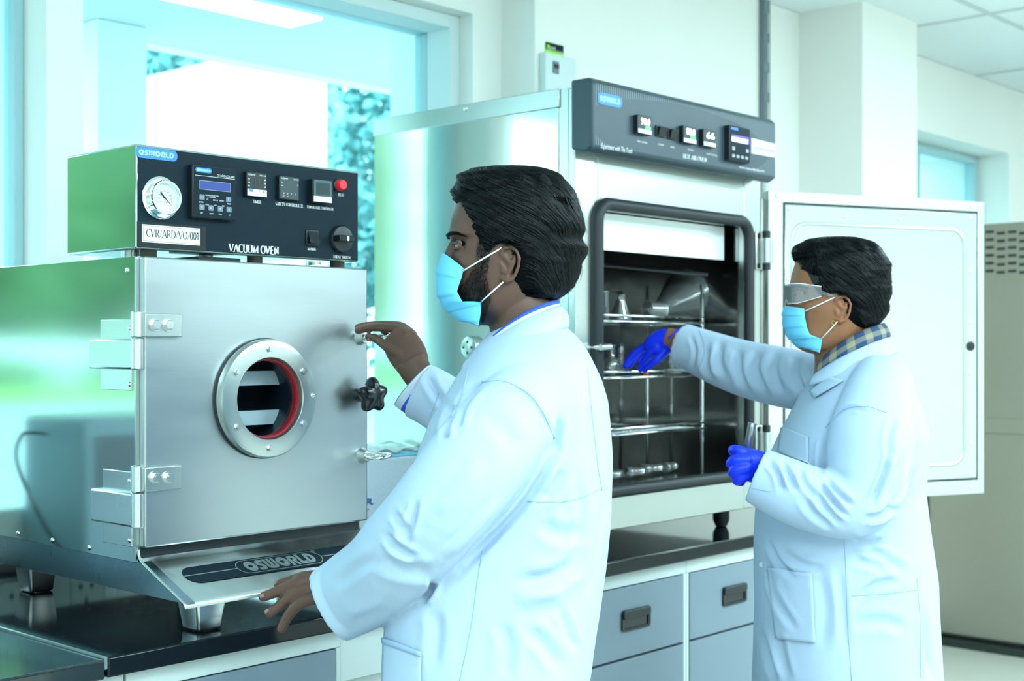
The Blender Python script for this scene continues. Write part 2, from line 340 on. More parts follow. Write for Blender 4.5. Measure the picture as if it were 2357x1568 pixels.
# walls
b = MB(); b.box(3.354, 6.12, YW, 3.5, 0, CEIL); b.box(7.24, 9.0, YW, 3.5, 0, CEIL); b.box(6.12, 7.24, YW, 3.5, 0, 1.0); b.box(6.12, 7.24, YW, 3.5, 2.47, CEIL)
b.box(3.215, 3.354, 3.1, 3.5, 0, CEIL); b.box(-2.5, 3.215, 3.1, 3.5, 0, WZ0); b.box(-2.5, 3.215, 3.1, 3.5, WZ1, CEIL); b.box(1.70, 1.80, 3.1, 3.42, WZ0, WZ1); b.box(-2.5, -1.8, 3.1, 3.5, WZ0, WZ1)
struct(b, 'wall_back', 'wall')
struct(MB().box(5.04, 5.53, 2.657, YW + .01, 0, CEIL), 'wall_pillar', 'wall')
struct(MB().box(9.0, 9.1, -3.6, 3.5, 0, CEIL), 'wall_right', 'wall')
struct(MB().box(-2.6, -2.5, -3.6, 3.5, 0, CEIL), 'wall_left', 'wall')
struct(MB().box(-2.6, 9.1, -3.7, -3.6, 0, CEIL), 'wall_front', 'wall')
struct(MB().box(3.4, 9, 2.935, YW, 0, .1), 'baseboard_back', 'cab_grey')
def window(n, x0, x1, z0, z1, yg, mull=(), fw=.045, reveal=None):
    fr = MB()
    for a, c, e, g in ((x0, x1, z1 - fw, z1), (x0, x1, z0, z0 + fw), (x0, x0 + fw, z0 + fw, z1 - fw), (x1 - fw, x1, z0 + fw, z1 - fw)): fr.box(a, c, yg - .03, yg + .03, e, g)
    o = fr.build('window_%d' % n, 'alu', bevel=.004); o['kind'] = 'structure'
    MB().box(x0 + fw * .8, x1 - fw * .8, yg - .003, yg + .003, z0 + fw * .8, z1 - fw * .8).build('window_pane', 'glass_win', o)
    for m_ in mull: MB().box(m_ - .02, m_ + .02, yg - .025, yg + .025, z0 + fw, z1 - fw).build('mullion', 'alu', o)
    return o
window(1, 1.80, 3.215, WZ0, WZ1, YG)
window(2, -1.8, 1.70, WZ0, WZ1, 3.24, (-.1,), fw=.025)
window(3, 6.12, 7.24, 1.0, 2.47, YW + .2, (6.52,))
# stepped reveal of the large window
b = MB(); b.box(3.17, 3.215, 3.16, YG - .03, WZ0, WZ1); b.box(1.80, 3.17, 3.16, YG - .03, WZ1 - .045, WZ1); struct(b, 'trim_1', 'wall_trim', bevel=.003)
b = MB(); b.box(-1.8, 1.70, 3.07, YG - .03, WZ0 - .02, WZ0 + .005); b.box(1.8, 3.215, 3.07, YG - .03, WZ0 - .02, WZ0 + .005); struct(b, 'trim_2', 'wall_trim')
# outdoors: canopy, columns, white building, paving, lawn, boundary wall, trees
b = MB(); b.box(-70, 70, 3.6, 110, -.12, -.02); struct(b, 'ground', 'pave')
c = thing('entrance_canopy', 'white flat canopy slab outside the large window', 'canopy', (2.2, 4, 2.6))
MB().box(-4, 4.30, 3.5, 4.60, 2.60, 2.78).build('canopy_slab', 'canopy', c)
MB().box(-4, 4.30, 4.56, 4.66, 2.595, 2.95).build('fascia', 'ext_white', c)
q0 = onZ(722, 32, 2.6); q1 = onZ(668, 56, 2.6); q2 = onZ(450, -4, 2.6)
MB().box(q2[0] - .2, q1[0], min(q0[1], q1[1]), max(q0[1], q1[1]), 2.585, 2.599).build('soffit_glow_panel', 'lamp_glow', c, bevel=.003)  # glowing panel added for a ceiling lamp's reflection in the window glass
o = MB().box(2.59, 2.79, 4.36, 4.54, -.03, 2.598).build('canopy_column', 'ext_white'); tag(o, 'square white column outside, holding the canopy left of the white building', 'column')
o = MB().box(4.186, 4.27, 4.46, 4.54, -.03, 2.598).build('canopy_column', 'ext_white'); tag(o, 'square white column outside at the right end of the canopy', 'column')
c = thing('white_building', 'blown-out white flat-roofed building standing outside the large window', 'building', (9, 13, 0))
MB().box(8.58, 9.52, 11.38, 30, -.05, 4.37).build('building_wall', 'ext_white', c)
MB().box(8.52, 9.58, 11.32, 30, 4.37, 4.47).build('parapet', 'ext_white', c)
o = MB().box(-55, 5, 33, 43, -.03, .02).build('lawn', 'lawn'); tag(o, 'short green lawn strip beyond the paving', 'lawn', kind='stuff')
o = MB().box(-55, 4, 47, 47.3, -.03, 1.72).build('boundary_wall', 'ext_white'); tag(o, 'low white boundary wall beyond the lawn', 'wall')
def blobs(cen, rad, n, seed, size=.30):
    rs = np.random.RandomState(seed); d = rs.normal(size=(n, 3)); d /= np.linalg.norm(d, axis=1)[:, None]; r = rs.uniform(.25, 1, n) ** .5
    p = cen + d * r[:, None] * np.array(rad) * (1 + .25 * np.sin(7 * d[:, :1] + seed) * np.cos(5 * d[:, 1:2])); b = MB(); V = []; Fc = []
    a = rs.normal(size=(n, 3)); a /= np.linalg.norm(a, axis=1)[:, None]; c_ = np.cross(a, rs.normal(size=(n, 3))); c_ /= np.linalg.norm(c_, axis=1)[:, None]
    s = size * rs.uniform(.5, 1.3, n)[:, None]
    V = np.stack([p - a * s, p - c_ * s * .6, p + a * s, p + c_ * s * .6], 1).reshape(-1, 3)
    b.v = [tuple(v) for v in V]; b.f = [(4 * i, 4 * i + 1, 4 * i + 2, 4 * i + 3) for i in range(n)]; return b
def tree(x, y, h, r, seed, n=5000, label='', size=.3, lm='leaf'):
    t = thing('broadleaf_tree', label, 'tree', (x, y, 0))
    rs = np.random.RandomState(seed)
    tb = MB().tube([(x, y, -.05), (x + .1, y, h * .3), (x - .1, y + .1, h * .6), (x + .1, y, h * .85)], [.28, .2, .14, .05], 10)
    for q in range(5):
        a = rs.uniform(0, 6.28); tb.tube([(x, y, h * (.25 + .08 * q)), (x + math.cos(a) * r * .4, y + math.sin(a) * r * .4, h * (.45 + .08 * q)), (x + math.cos(a) * r * .8, y + math.sin(a) * r * .8, h * (.5 + .08 * q))], [.1, .07, .03], 6)
    tb.build('trunk', 'bark', t, smooth=True)
    o = blobs(np.array([x, y, h * .55]), (r, r, h * .5), n, seed, size).build('crown', lm, t, recalc=False); o['kind'] = 'stuff'
tl = [(18.9, 27, 13, 3.1), (27.0, 28.5, 13.5, 3.3), (36, 33, 14, 4.2), (23.5, 38, 17, 4.4), (28.5, 19, 9, 3.2)]
lab = ['tall leafy tree just behind the white building outside', 'leafy tree outside seen between the white building and the right column', 'leafy tree outside farthest right behind the window', 'leafy tree outside seen above the flat roof on the left', 'bushy tree outside beside the right canopy column']
for i, q in enumerate(tl): tree(q[0], q[1], q[2], q[3], 20 + i, 15000, lab[i], .19, 'leaf_hazed')
lab2 = ['nearest the right', 'second from the right', 'third from the right', 'fourth from the right', 'fifth from the right', 'sixth from the right']
for i in range(6): tree(-11 - i * 6.4, 53 + (i % 2) * 5, 14 + (i % 3), 5.0, 40 + i, 9000, 'tall tree behind the boundary wall, %s of its row' % lab2[i], .55)
for i in range(7):
    o = blobs(np.array([-9 - i * 5.5, 45.2, .45]), (2.15, .8, .6), 1500, 70 + i, .16).build('clipped_shrub', 'leaf', recalc=False); tag(o, 'low dark shrub in front of the boundary wall beyond the lawn', 'shrub', 'shrubs along the boundary wall')
# ------------------------------------------------------------------ wall things
c = thing('wall_pipe_rail', 'slotted grey metal rail running down the wall right of the hot air oven', 'rail', onY(1753, 260, YW))
p0 = onY(1753, 4, YW); x = p0[0]
rb = MB().box(x - .022, x + .022, YW - .028, YW - .002, 2.28, CEIL - .004); rb.build('slotted_channel', 'grey_stripe', c, bevel=.002)
for i in range(4): MB().box(x - .009, x + .009, YW - .032, YW - .026, 2.33 + i * .12, 2.41 + i * .12).build('slot', 'steel_light', c)
MB().tube([(x, YW - .016, .95), (x, YW - .016, 2.29)], .013, 12).build('pipe', 'cab_white', c, smooth=True)
MB().tube([(x + .019, YW - .008, .95), (x + .019, YW - .008, 2.29)], .006, 8).build('cable', 'grey_stripe', c, smooth=True)
a = onY(1240, 122, YW); e = onY(1311, 215, YW)
c = thing('switch_box', 'white wall switch box with a grey rocker above the hot air oven', 'switch', a)
MB().box(a[0], e[0], YW - .03, YW - .001, 1.6, a[2]).build('box_body', 'wall_trim', c, bevel=.003)
q0 = onY(1272, 140, YW - .03); q1 = onY(1285, 171, YW - .03)
MB().box(q0[0], q1[0], YW - .034, YW - .029, q1[2], q0[2]).build('switch_plate', 'grey_stripe', c, bevel=.001)
MB().box(q0[0] + .005, q1[0] - .003, YW - .038, YW - .033, q1[2] + .018, q0[2] - .010).build('rocker', 'black', c, bevel=.001)
a = onY(1254, 94, YW); e = onY(1296, 131, YW); F = frameY(YW)
sg = thing('wall_sticker', 'small dark and lime green sticker above the wall switch box', 'sticker', a)
MB().prism(F, rrect(a[0], e[0], e[2] - .001, a[2] - .002, .004), .001, .003).build('sticker_base', 'lime', sg)
MB().prism(F, rrect(a[0] + .001, e[0] - .001, e[2] + .013, a[2] - .003, .002), .003, .0036).build('dark_field', 'black_panel', sg)
MB().prism(F, rrect(a[0] + .001, e[0] - .001, e[2] + .010, e[2] + .015, .001), .0036, .004).build('grey_band', 'grey_stripe', sg)
b = MB(); b.lathe(F[0] + F[1] * (a[0] + .014) + F[2] * (a[2] - .017) + F[3] * .0037, F[3], [(.007, 0), (.007, .0004)], 16); b.lathe(F[0] + F[1] * (a[0] + .018) + F[2] * (a[2] - .024) + F[3] * .0037, F[3], [(.0045, 0), (.0045, .0004)], 16); b.build('lime_emblem', 'lime', sg)
b = MB(); text_mesh(b, F, 'SAVE', a[0] + .024, a[2] - .024, .014, .0042, width=.026, bold=.01); b.build('lettering', 'white_text', sg)
# beige cabinet at the right
c = thing('beige_cabinet', 'tall beige metal cabinet with slotted vents behind the open oven door', 'cabinet', (6.55, 2.5, 0))
X0 = 6.2
MB().box(X0, 7.0, 1.45, 2.92, .045, 2.0).build('cabinet_body', 'cab_beige', c, bevel=.012)
MB().box(X0 + .03, 6.97, 1.5, 2.88, .0, .045).build('plinth_shade', 'vent_and_shadow_dark', c)  # base block coloured dark for the thin shadow under the cabinet
MB().box(X0 - .006, X0 + .002, 1.45, 2.9, 1.02, 1.09).build('seam_band', 'cab_beige', c, bevel=.002)
sl = MB(); F = frameX(X0)
s0 = None
for r_ in range(6):
    for q in range(7):
        px = 2278 + q * 26; py = 534 + r_ * 18 + (3 if q % 2 else 0)
        w = onX(px, py, X0)
        if w[1] > 2.45 - .0: pass
        pr = rrect(-w[1] - .021, -w[1] + .021, w[2] - .0065, w[2] + .0065, .006, 3)
        MB().prism(F, pr, .0, .0012).build('vent_slot', 'vent_and_shadow_dark', c)
MB().box(X0 - .05, X0 - .006, 1.5, 2.9, .0, .03).build('floor_shadow_strip', 'vent_and_shadow_dark', c)  # dark strip painted as the shadow along the cabinet foot
# ------------------------------------------------------------------ worktops and cabinets
YC = 2.03
o = MB().prism((np.zeros(3), np.array([1., 0, 0]), np.array([0, 1., 0]), np.array([0, 0, 1.])), [(1.224, YC), (3.95, YC), (3.95, 2.934), (3.353, 2.934), (3.353, 3.098), (1.224, 3.098)], .865, .90).build('granite_worktop', 'granite', bevel=.004); tag(o, 'long polished black granite worktop carrying both ovens', 'worktop')
# wall section starts at y=2.95 right of x=3.354
o.data.materials[0] = M['granite']
o = MB().box(-.6, 1.220, YC, 3.08, .863, .897).build('granite_worktop', 'granite_dull', bevel=.004); tag(o, 'duller black granite worktop at the lower left corner', 'worktop')
MB().box(1.219, 1.2245, YC + .002, 3.07, .88, .9008).build('joint_highlight', 'steel_light', o)  # pale strip standing in for the highlight on the bevelled joint
def cabinet(x0, x1, label, drawer=True, hid=False, back=2.9):
    c = thing('base_cabinet', label, 'cabinet', ((x0 + x1) / 2, 2.5, 0)); yf = 2.055; zt = .862
    b = MB(); b.box(x0, x1, yf + .02, back, .1, zt - .001); b.build('carcass', 'cab_white', c)
    fr = MB(); fr.box(x0, x1, yf, yf + .02, zt - .035, zt); fr.box(x0, x0 + .012, yf, yf + .02, .1, zt - .035); fr.box(x1 - .012, x1, yf, yf + .02, .1, zt - .035); fr.box(x0, x1, yf, yf + .02, .1, .115); fr.build('face_frame', 'cab_white', c, bevel=.002)
    MB().box(x0 + .02, x1 - .02, yf + .06, yf + .08, 0, .1).build('toe_kick', 'cab_grey', c)
    zd = .647
    F = frameY(yf)
    if drawer:
        d = MB().box(x0 + .014, x1 - .014, yf - .002, yf + .018, zd + .003, zt - .037).build('drawer', 'cab_grey', c, bevel=.002)
        cx = (x0 + x1) / 2; hz = .742
        b = MB(); n_ = 28; out = rrect(cx - .058, cx + .058, hz - .026, hz + .026, .008, 6); inn = rrect(cx - .050, cx + .050, hz - .020, hz + .018, .004, 6)
        o3 = lambda pl, h: [F[0] + F[1] * u + F[2] * v + F[3] * h for u, v in pl]
        L = [o3(out, 0.002), o3(out, .007), o3(inn, .006), o3(inn, .0022)]
        b.grid([r + [r[0]] for r in L]); b.build('pull_rim', 'black', d, smooth=True)
        MB().prism(F, inn, .0021, .003).build('pull_recess', 'black_gloss', d)
        MB().prism(F, rrect(cx - .056, cx + .056, hz + .004, hz + .026, .007, 5), .004, .011).build('pull_hood', 'black', d, bevel=.002)
    z1 = zd - .003 if drawer else zt - .037
    MB().box(x0 + .014, x1 - .014, yf - .002, yf + .018, .117, z1).build('door', 'cab_grey', c, bevel=.002)
    return c
cabinet(1.275, 1.755, 'white framed base cabinet with one plain grey door under the vacuum oven', drawer=False)
cabinet(.78, 1.27, 'white framed grey base cabinet at the lower left edge under the dull worktop', drawer=False)
cabinet(2.492, 2.937, 'grey drawer base cabinet between the two men, left one of the pair')
cabinet(2.938, 3.385, 'grey drawer base cabinet behind the second man, right one of the pair')
cabinet(3.386, 3.94, 'grey base cabinet at the worktop right end hidden behind the second man', back=2.9)
k = thing('apron_drawer', 'white knee-space drawer front hung under the worktop behind the first man', 'drawer', (2.1, 2.1, .8))
MB().box(1.757, 2.49, 2.06, 2.08, .755, .862).build('drawer_front', 'cab_white', k, bevel=.002)
MB().box(1.757, 2.49, 2.085, 2.10, .72, .752).build('lower_rail', 'cab_white', k, bevel=.002)
MB().box(1.757, 2.49, 2.085, 2.85, .752, .86).build('drawer_box', 'cab_white', k)
o = MB().box(1.757, 2.49, 2.86, 2.88, 0, .72).build('back_panel', 'cab_beige', None); tag(o, 'beige back panel in the knee space under the worktop', 'panel')
# power raceway on the wall behind the vacuum oven
c = thing('power_raceway', 'white socket trunking along the wall behind the vacuum oven', 'trunking', (1.9, 3.08, .93))
MB().box(1.0, 3.15, 3.04, 3.098, .925, 1.035).build('trunking_body', 'cab_white', c, bevel=.004)
F = frameY(3.04)
for i, xx in enumerate((1.62, 1.80, 2.02)):
    pl = MB().prism(F, rrect(xx - .07, xx + .07, .935, 1.028, .006), 0, .006).build('socket_plate', 'cab_white', c)
    for du, dv in ((-.03, .025), (-.045, -.01), (-.015, -.01)): MB().lathe(F[0] + F[1] * (xx + du) + F[2] * (.98 + dv) + F[3] * .0055, F[3], [(.0065, 0), (.0065, .001)], 12).build('pin_hole', 'black', pl)
    MB().prism(F, rrect(xx + .02, xx + .05, .955, 1.005, .003), .006, .010).build('socket_switch', 'paper', pl)
# things standing left of the frame, mirrored in the oven's polished side
c = thing('grey_instrument', 'grey-blue bench instrument mirrored in the lower oven side', 'instrument', (1.0, 2.9, .9))
MB().box(.80, 1.17, 2.75, 3.02, .905, 1.26).build('housing', mat('instrument_grey', (.28, .42, .50), .5), c, bevel=.012)
MB().box(.83, 1.14, 2.745, 2.752, 1.10, 1.22).build('front_plate', 'key', c, bevel=.003)
for xx in (.86, 1.11): MB().cyl((xx, 2.83, .898), (0, 0, 1), .016, .008, 12).build('rubber_foot', 'black_rubber', c)
b = MB(); pts = [onX(316, 1120, 1.387)]
cab = [(1.19, 2.50, .905), (1.20, 2.60, .915), (1.23, 2.70, .96), (1.25, 2.78, 1.03), (1.27, 2.86, 1.16), (1.25, 2.88, 1.22), (1.215, 2.89, 1.225), (1.178, 2.9, 1.22)]
def smooth_path(p, n=8):
    p = [np.array(q, float) for q in p]; p = [2 * p[0] - p[1]] + p + [2 * p[-1] - p[-2]]; o = []
    for i in range(1, len(p) - 2):
        for t in np.linspace(0, 1, n, endpoint=False):
            o.append(.5 * ((2 * p[i]) + (-p[i - 1] + p[i + 1]) * t + (2 * p[i - 1] - 5 * p[i] + 4 * p[i + 1] - p[i + 2]) * t ** 2 + (-p[i - 1] + 3 * p[i] - 3 * p[i + 1] + p[i + 2]) * t ** 3))
    return o + [p[-2]]
o = MB().tube(smooth_path(cab), .004, 8).build('power_cable', 'black_rubber', smooth=True); tag(o, 'thin dark cable looping up from the left worktop, mirrored in the oven side', 'cable')
# ------------------------------------------------------------------ the vacuum oven
XL = 1.387; XR = XL + .541; YF = 2.198
VO = thing('vacuum_oven', 'stainless steel vacuum oven with round door window and black control console', 'oven', (XL + .28, 2.5, .9))
def zat(px, py, Y): return onY(px, py, Y)[2]
zb = onX(316, 1292, XL)[2]; zt = onX(316, 590, XL)[2]; YBK = 2.80
b = MB(); b.box(XL + .004, XL + .05, YF + .004, YBK, zb, zt - .003); b.box(XR - .05, XR - .004, YF + .004, YBK, zb, zt - .003); b.box(XL + .05, XR - .05, YF + .004, YBK, zb, zb + .05); b.box(XL + .05, XR - .05, YF + .004, YBK, zt - .05, zt - .003); b.box(XL + .05, XR - .05, YBK - .03, YBK, zb + .05, zt - .05)
b.build('oven_body', 'steel', VO, bevel=.002)
F = frameX(XL)
MB().prism(F, [(-YBK, zb), (-YF - .002, zb - .003), (-YF - .002, zt), (-YBK, zt)], -.003, .003).build('side_panel', 'steel_side', VO, bevel=.001)
MB().box(XL, XR, YF, YBK, zt - .003, zt).build('top_panel', 'steel_light', VO)
# skirt and sloping apron
YA = 2.045; za = .9635
pl = [(-YBK, za), (-YA, za), (-YF - .0, zb + .005), (-YF - .03, zb + .012), (-YBK, zb + .012)]
MB().prism(F, pl, -.022, -.004).build('skirt', mat('skirt_steel', (.30, .40, .45), .28, 1, rnoise=.05), VO, bevel=.001)
FR = frameX(XR); MB().prism(FR, pl, .004, .018).build('skirt', 'steel', VO, bevel=.001)
b = MB(); prof = [(YF - .001, zb + .034), (YF - .002, zb + .012), (YF - .006, zb + .004), (YF - .016, zb - .003), (YF - .03, zb - .009), (YA + .01, za + .004), (YA + .003, za - .001), (YA + .001, za - .008)]
b.grid([[(x, y, z) for y, z in prof] for x in (XL, XR)])
b.build('apron', 'steel', VO, smooth=2, solid=.002, solid_off=-1)
MB().box(XL + .02, XR - .02, YA + .02, YBK, za - .001, za + .006).build('base_plate', 'steel', VO)
# decal on the slope
p0 = np.array([0, YF - .03, zb - .009]); p1 = np.array([0, YA + .01, za + .004]); v = nrm(p0 - p1); sl = np.linalg.norm(p0 - p1)
FA = (p1, np.array([1., 0, 0]), v, nrm(np.cross([1, 0, 0], v)))
def uvA(px, py):
    r = ray(px, py); n_ = FA[3]; t = ((FA[0] - C0) @ n_) / (r @ n_); q = C0 + t * r - FA[0]; return q @ FA[1], q @ FA[2]
uL = uvA(419, 1325)[0]; uR = XL + XR - uL
vm = .5 * sl; v_lo = uvA(470, 1342)[1]; v_hi = uvA(440, 1307)[1]
v_lo = min(v_lo, v_hi - .03); vm = (v_lo + v_hi) / 2; hh = (v_hi - v_lo) / 2
dc = MB().prism(FA, rrect(uL, uR, v_lo, v_hi, hh * .98, 10), .0014, .0019).build('decal', 'black_panel', VO)
MB().fbox(FA, uL, uR, vm - .0012, vm + .0012, .0019, .0022).build('decal_stripe', 'steel_light', dc)
ul, ur = uvA(536, 1303)[0], uvA(747, 1290)[0]
b = MB(); b.prism(FA, rrect(ul, ur, vm - hh * .84, vm + hh * .84, hh * .83, 10), .0022, .0024); b.build('badge_outline', 'steel_light', dc)
b = MB(); b.prism(FA, rrect(ul + .0018, ur - .0018, vm - hh * .84 + .0018, vm + hh * .84 - .0018, hh * .80, 10), .0024, .0026); b.build('badge_field', 'black_panel', dc)
b = MB(); wl_ = ur - ul; logo_text(b, FA, ul + wl_ * .09, ur - wl_ * .09, vm - hh * .64, vm + hh * .64, .0029); b.build('lettering', 'steel_light', dc, label='silver lettering reading OSWORLD')
b = MB(); b.tube([FA[0] + FA[1] * (ur - .006 + .004 * math.cos(a)) + FA[2] * (v_hi - .007 + .004 * math.sin(a)) + FA[3] * .0022 for a in np.linspace(0, 6.28, 14)[:-1]], .0004, 5, closed=True); text_mesh(b, FA, 'R', ur - .0082, v_hi - .0095, .0065, .0023); b.build('registered_mark', 'steel_light', dc)
# legs
for (x, y, nm) in ((XL + .078, YA + .062, ''), (XR - .078, YA + .062, ''), (XL + .07, YBK - .10, ''), (XR - .07, YBK - .10, '')):
    b = MB()
    t0, t1 = .033, .027
    for lv, (s, z) in enumerate([(t0, za + .001), (t0 * .98, za - .02), (t1, .911), (t1 * .93, .903), (t1 * .8, .9005)]):
        pass
    L = []
    for s, z in [(t0, za + .001), (t0 * .99, za - .015), (t1 * 1.03, .915), (t1, .906), (t1 * .95, .9025), (t1 * .85, .9008)]:
        L.append([(x + u, y + w_, z) for u, w_ in rrect(-s, s, -s, s, s * .22, 4)])
    n_ = len(L[0]); b.add([p for r in L for p in r], [(j * n_ + i, j * n_ + (i + 1) % n_, (j + 1) * n_ + (i + 1) % n_, (j + 1) * n_ + i) for j in range(len(L) - 1) for i in range(n_)] + [tuple(range(n_))[::-1], tuple(range((len(L) - 1) * n_, len(L) * n_))])
    b.cyl((x, y, .9), (0, 0, 1), .02, .006, 20)
    b.build('leg', 'steel', VO, smooth=True)
# door
dl = onY(330, 900, YF - .022)[0]; dr = XR + .002; dzt = zat(330, 590, YF - .022) ; dzb = zat(330, 1262, YF - .022)
YD = YF - .026
b = MB(); b.box(XL + .004, XL + .05, YF - .006, YF + .001, dzb - .02, dzt - .002); b.box(XR - .056, XR - .006, YF - .006, YF + .001, dzb - .02, dzt - .002); b.box(XL + .05, XR - .056, YF - .006, YF + .001, dzb - .02, dzb + .03); b.box(XL + .05, XR - .056, YF - .006, YF + .001, dzt - .05, dzt - .002); b.build('door_seal', 'black_rubber', VO)
DOOR = MB()
# door plate with a round opening
wc = onY(607, 917, YD); RO = .1175; RI = .0795
cxw, czw = wc[0], wc[2]
N = 64; circ = [(cxw + RI * math.cos(2 * math.pi * i / N), czw + RI * math.sin(2 * math.pi * i / N)) for i in range(N)]
def sq(i):
    a = 2 * math.pi * i / N; c_, s_ = math.cos(a), math.sin(a); t = 1e9
    if c_ > 1e-9: t = min(t, (dr - cxw) / c_)
    if c_ < -1e-9: t = min(t, (dl - cxw) / c_)
    if s_ > 1e-9: t = min(t, (dzt - czw) / s_)
    if s_ < -1e-9: t = min(t, (dzb - czw) / s_)
    return (cxw + c_ * t, czw + s_ * t)
sqr = [sq(i) for i in range(N)]
for cor in ((dr, dzt), (dl, dzt), (dl, dzb), (dr, dzb)):
    j = min(range(N), key=lambda i: (sqr[i][0] - cor[0]) ** 2 + (sqr[i][1] - cor[1]) ** 2); sqr[j] = cor
V = [];
for (pl_, y) in ((circ, YD), (sqr, YD), (sqr, YF - .006), (circ, YF - .006)): V += [(u, y, w) for u, w in pl_]
DOOR.add(V, [(k * N + i, k * N + (i + 1) % N, ((k + 1) % 4) * N + (i + 1) % N, ((k + 1) % 4) * N + i) for k in range(4) for i in range(N)])
door = DOOR.build('door', 'steel_door', VO, bevel=.0035)
MB().box(dl - .006, dl + .002, YF - .0085, YF - .002, dzb + .001, dzt - .001).build('door_edge', 'steel_light', VO)
A = np.array([0, -1., 0]); wc0 = np.array([cxw, YD, czw])
ring = MB().lathe(wc0, A, [(RI, -.012), (RI, .021), (RI + .002, .0235), (RO - .010, .0235), (RO - .003, .022), (RO, .017), (RO, 0), (RI, -.012)], 72, cap=False).build('window_ring', 'steel_light', door, smooth=True)
MB().lathe(wc0, A, [(RO + .002, 0), (RO + .002, .005), (RO, .005)], 64, cap=False).build('ring_shadow_gap', 'black_rubber', door, smooth=True)
MB().lathe(wc0, A, [(RI - .0005, .012), (RI - .0035, .012), (RI - .005, -.004), (RI - .0005, -.004)], 64, cap=False).build('red_gasket', 'gasket_red', door, smooth=True)
MB().lathe(wc0, A, [(.0, .006), (RI - .001, .006)], 64, cap=False).build('window_glass', 'view_glass', door)
MB().lathe(wc0, A, [(RI, 0), (RI + .03, -.16), (.0001, -.16)], 64, cap=False).build('viewing_chamber', mat('chamber_dark', (.012, .022, .038), .35, spec=.4), VO, smooth=True)
for py in (870, 960):
    q = onY(605, py, 2.25); MB().box(cxw - .085, cxw + .088, 2.235, 2.245, q[2] - .0145, q[2] + .0145).build('inner_shelf', 'paper', VO)
def hexbolt(c, ax, r, h, parent, n='bolt', m='steel'):
    b = MB(); b.lathe(c, ax, [(r * 1.25, 0), (r * 1.25, h * .18)], 20); b.lathe(c, ax, [(r, h * .1), (r, h * .85), (r * .86, h)], 6); b.lathe(c, ax, [(r * .5, h * .9), (r * .5, h * 1.04)], 14); return b.build(n, m, parent, smooth=True)
def dome(c, ax, r, parent, m='chrome', n='screw'):
    b = MB(); b.lathe(c, ax, [(r, 0), (r * .95, r * .25), (r * .7, r * .5), (r * .3, r * .62), (0.0001, r * .64)], 16, cap=False); o = b.build(n, m, parent, smooth=2)
    c = np.asarray(c, float); ax = nrm(ax); u_ = nrm(np.cross(ax, [0, 0, 1])) if abs(ax[2]) < .9 else np.array([1., 0, 0]); w_ = np.cross(ax, u_); FF = (c + ax * r * .6, u_, w_, ax)
    return o
for a in (92, 147, 213, 268, 327, 33):
    rr = (RI + RO) / 2 - .001; a_ = math.radians(a); hexbolt((cxw + rr * math.cos(a_), YD - .0235, czw + rr * math.sin(a_)), A, .0058, .006, ring)
dome((cxw + RO - .012, YD - .023, czw + .003), A, .006, ring)
# hinges
def hinge(py0, py1, pyk, pyb):
    h = MB(); y0 = YD
    u0 = onY(352, 750, YD - .006)[0]; u1 = onY(417, 750, YD - .006)[0]; z1 = zat(380, py0, YD - .006); z0 = zat(380, py1, YD - .006)
    hx = XL - .011; hy = YD + .008
    h.box(hx + .004, u1, YD - .010, YD - .0005, z0, z1)
    o = h.build('hinge', 'steel_light', VO, bevel=.002)
    kz0 = onX(310, pyk, XL)[2]; kzm = onX(310, py1 + 2, XL)[2]; kz1 = onX(310, py0 - 4, XL)[2]
    MB().cyl((hx, hy + .0, kzm + .001), (0, 0, 1), .0125, kz1 - kzm - .001, 24).build('knuckle', 'steel', o, smooth=True, bevel=.0015)
    MB().cyl((hx, hy + .0, kz0), (0, 0, 1), .0125, kzm - kz0 - .001, 24).build('knuckle', 'steel', o, smooth=True, bevel=.0015)
    # block on the side face
    yb = onX(pyb[0], 850, XL)[1]
    MB().box(XL - .020, XL + .001, hy + .004, yb, kz0 + .0, kzm - .002).build('hinge_block', 'steel', o, bevel=.004)
    MB().box(XL - .0055, XL - .002, hy + .03, yb - .02, kz0 - .04, kzm + .035).build('hinge_plate', 'steel', o, bevel=.0012)
    for zz in (kzm + .018, kz0 - .028): dome((XL - .0055, YF + .018, zz), (-1, 0, 0), .0045, o)
    for px in (356, 386): c_ = onY(px, (py0 + py1) / 2 - 1, YD - .010); hexbolt(c_, A, .0098, .009, o)
hinge(722, 776, 850, (224, 0)); hinge(1073, 1128, 1210, (229, 0))
for px, py in ((293, 622), (42, 1228), (121, 1244), (206, 1261)): c_ = onX(px, py, XL - .003); dome(c_, (-1, 0, 0), .0052, VO)
# door furniture
def eyenut(px, py, tilt=0):
    c_ = onY(px, py, YD); o = MB().lathe(c_, A, [(.017, 0), (.0155, .004), (.013, .014), (.0115, .018), (.008, .018), (.008, .03)], 28).build('eye_nut_boss', 'steel', door, smooth=True)
    pts = []
    for a in np.linspace(0, 2 * math.pi, 33)[:-1]:
        pts.append(c_ + np.array([.022 * math.sin(a) * 1.0, -.024 - .030 * (1 - math.cos(a)) * .9 + .0, .003 * math.sin(a) + tilt * (1 - math.cos(a))]))
    MB().tube(pts, .0042, 12, closed=True, flat=.9).build('eye_ring', 'chrome', o, smooth=2); return o
eyenut(834, 1049, .001); eyenut(829, 777, .002)
kn = onY(826, 909, YD)
o = MB().lathe(kn, A, [(.0155, 0), (.0155, .026), (.012, .030)], 28).build('knob_collar', 'black', door, smooth=True)
pts = []; b = MB(); L = []
for h_, s_ in ((.026, .35), (.030, .75), (.036, .97), (.046, 1.0), (.053, .90), (.058, .6), (.060, .1)):
    row = []
    for i in range(60):
        a = 2 * math.pi * i / 60; r_ = .0335 * s_ * (1 + .17 * math.cos(5 * (a - .35))); row.append(kn + A * h_ + np.array([r_ * math.cos(a), 0, r_ * math.sin(a)]))
    L.append(row)
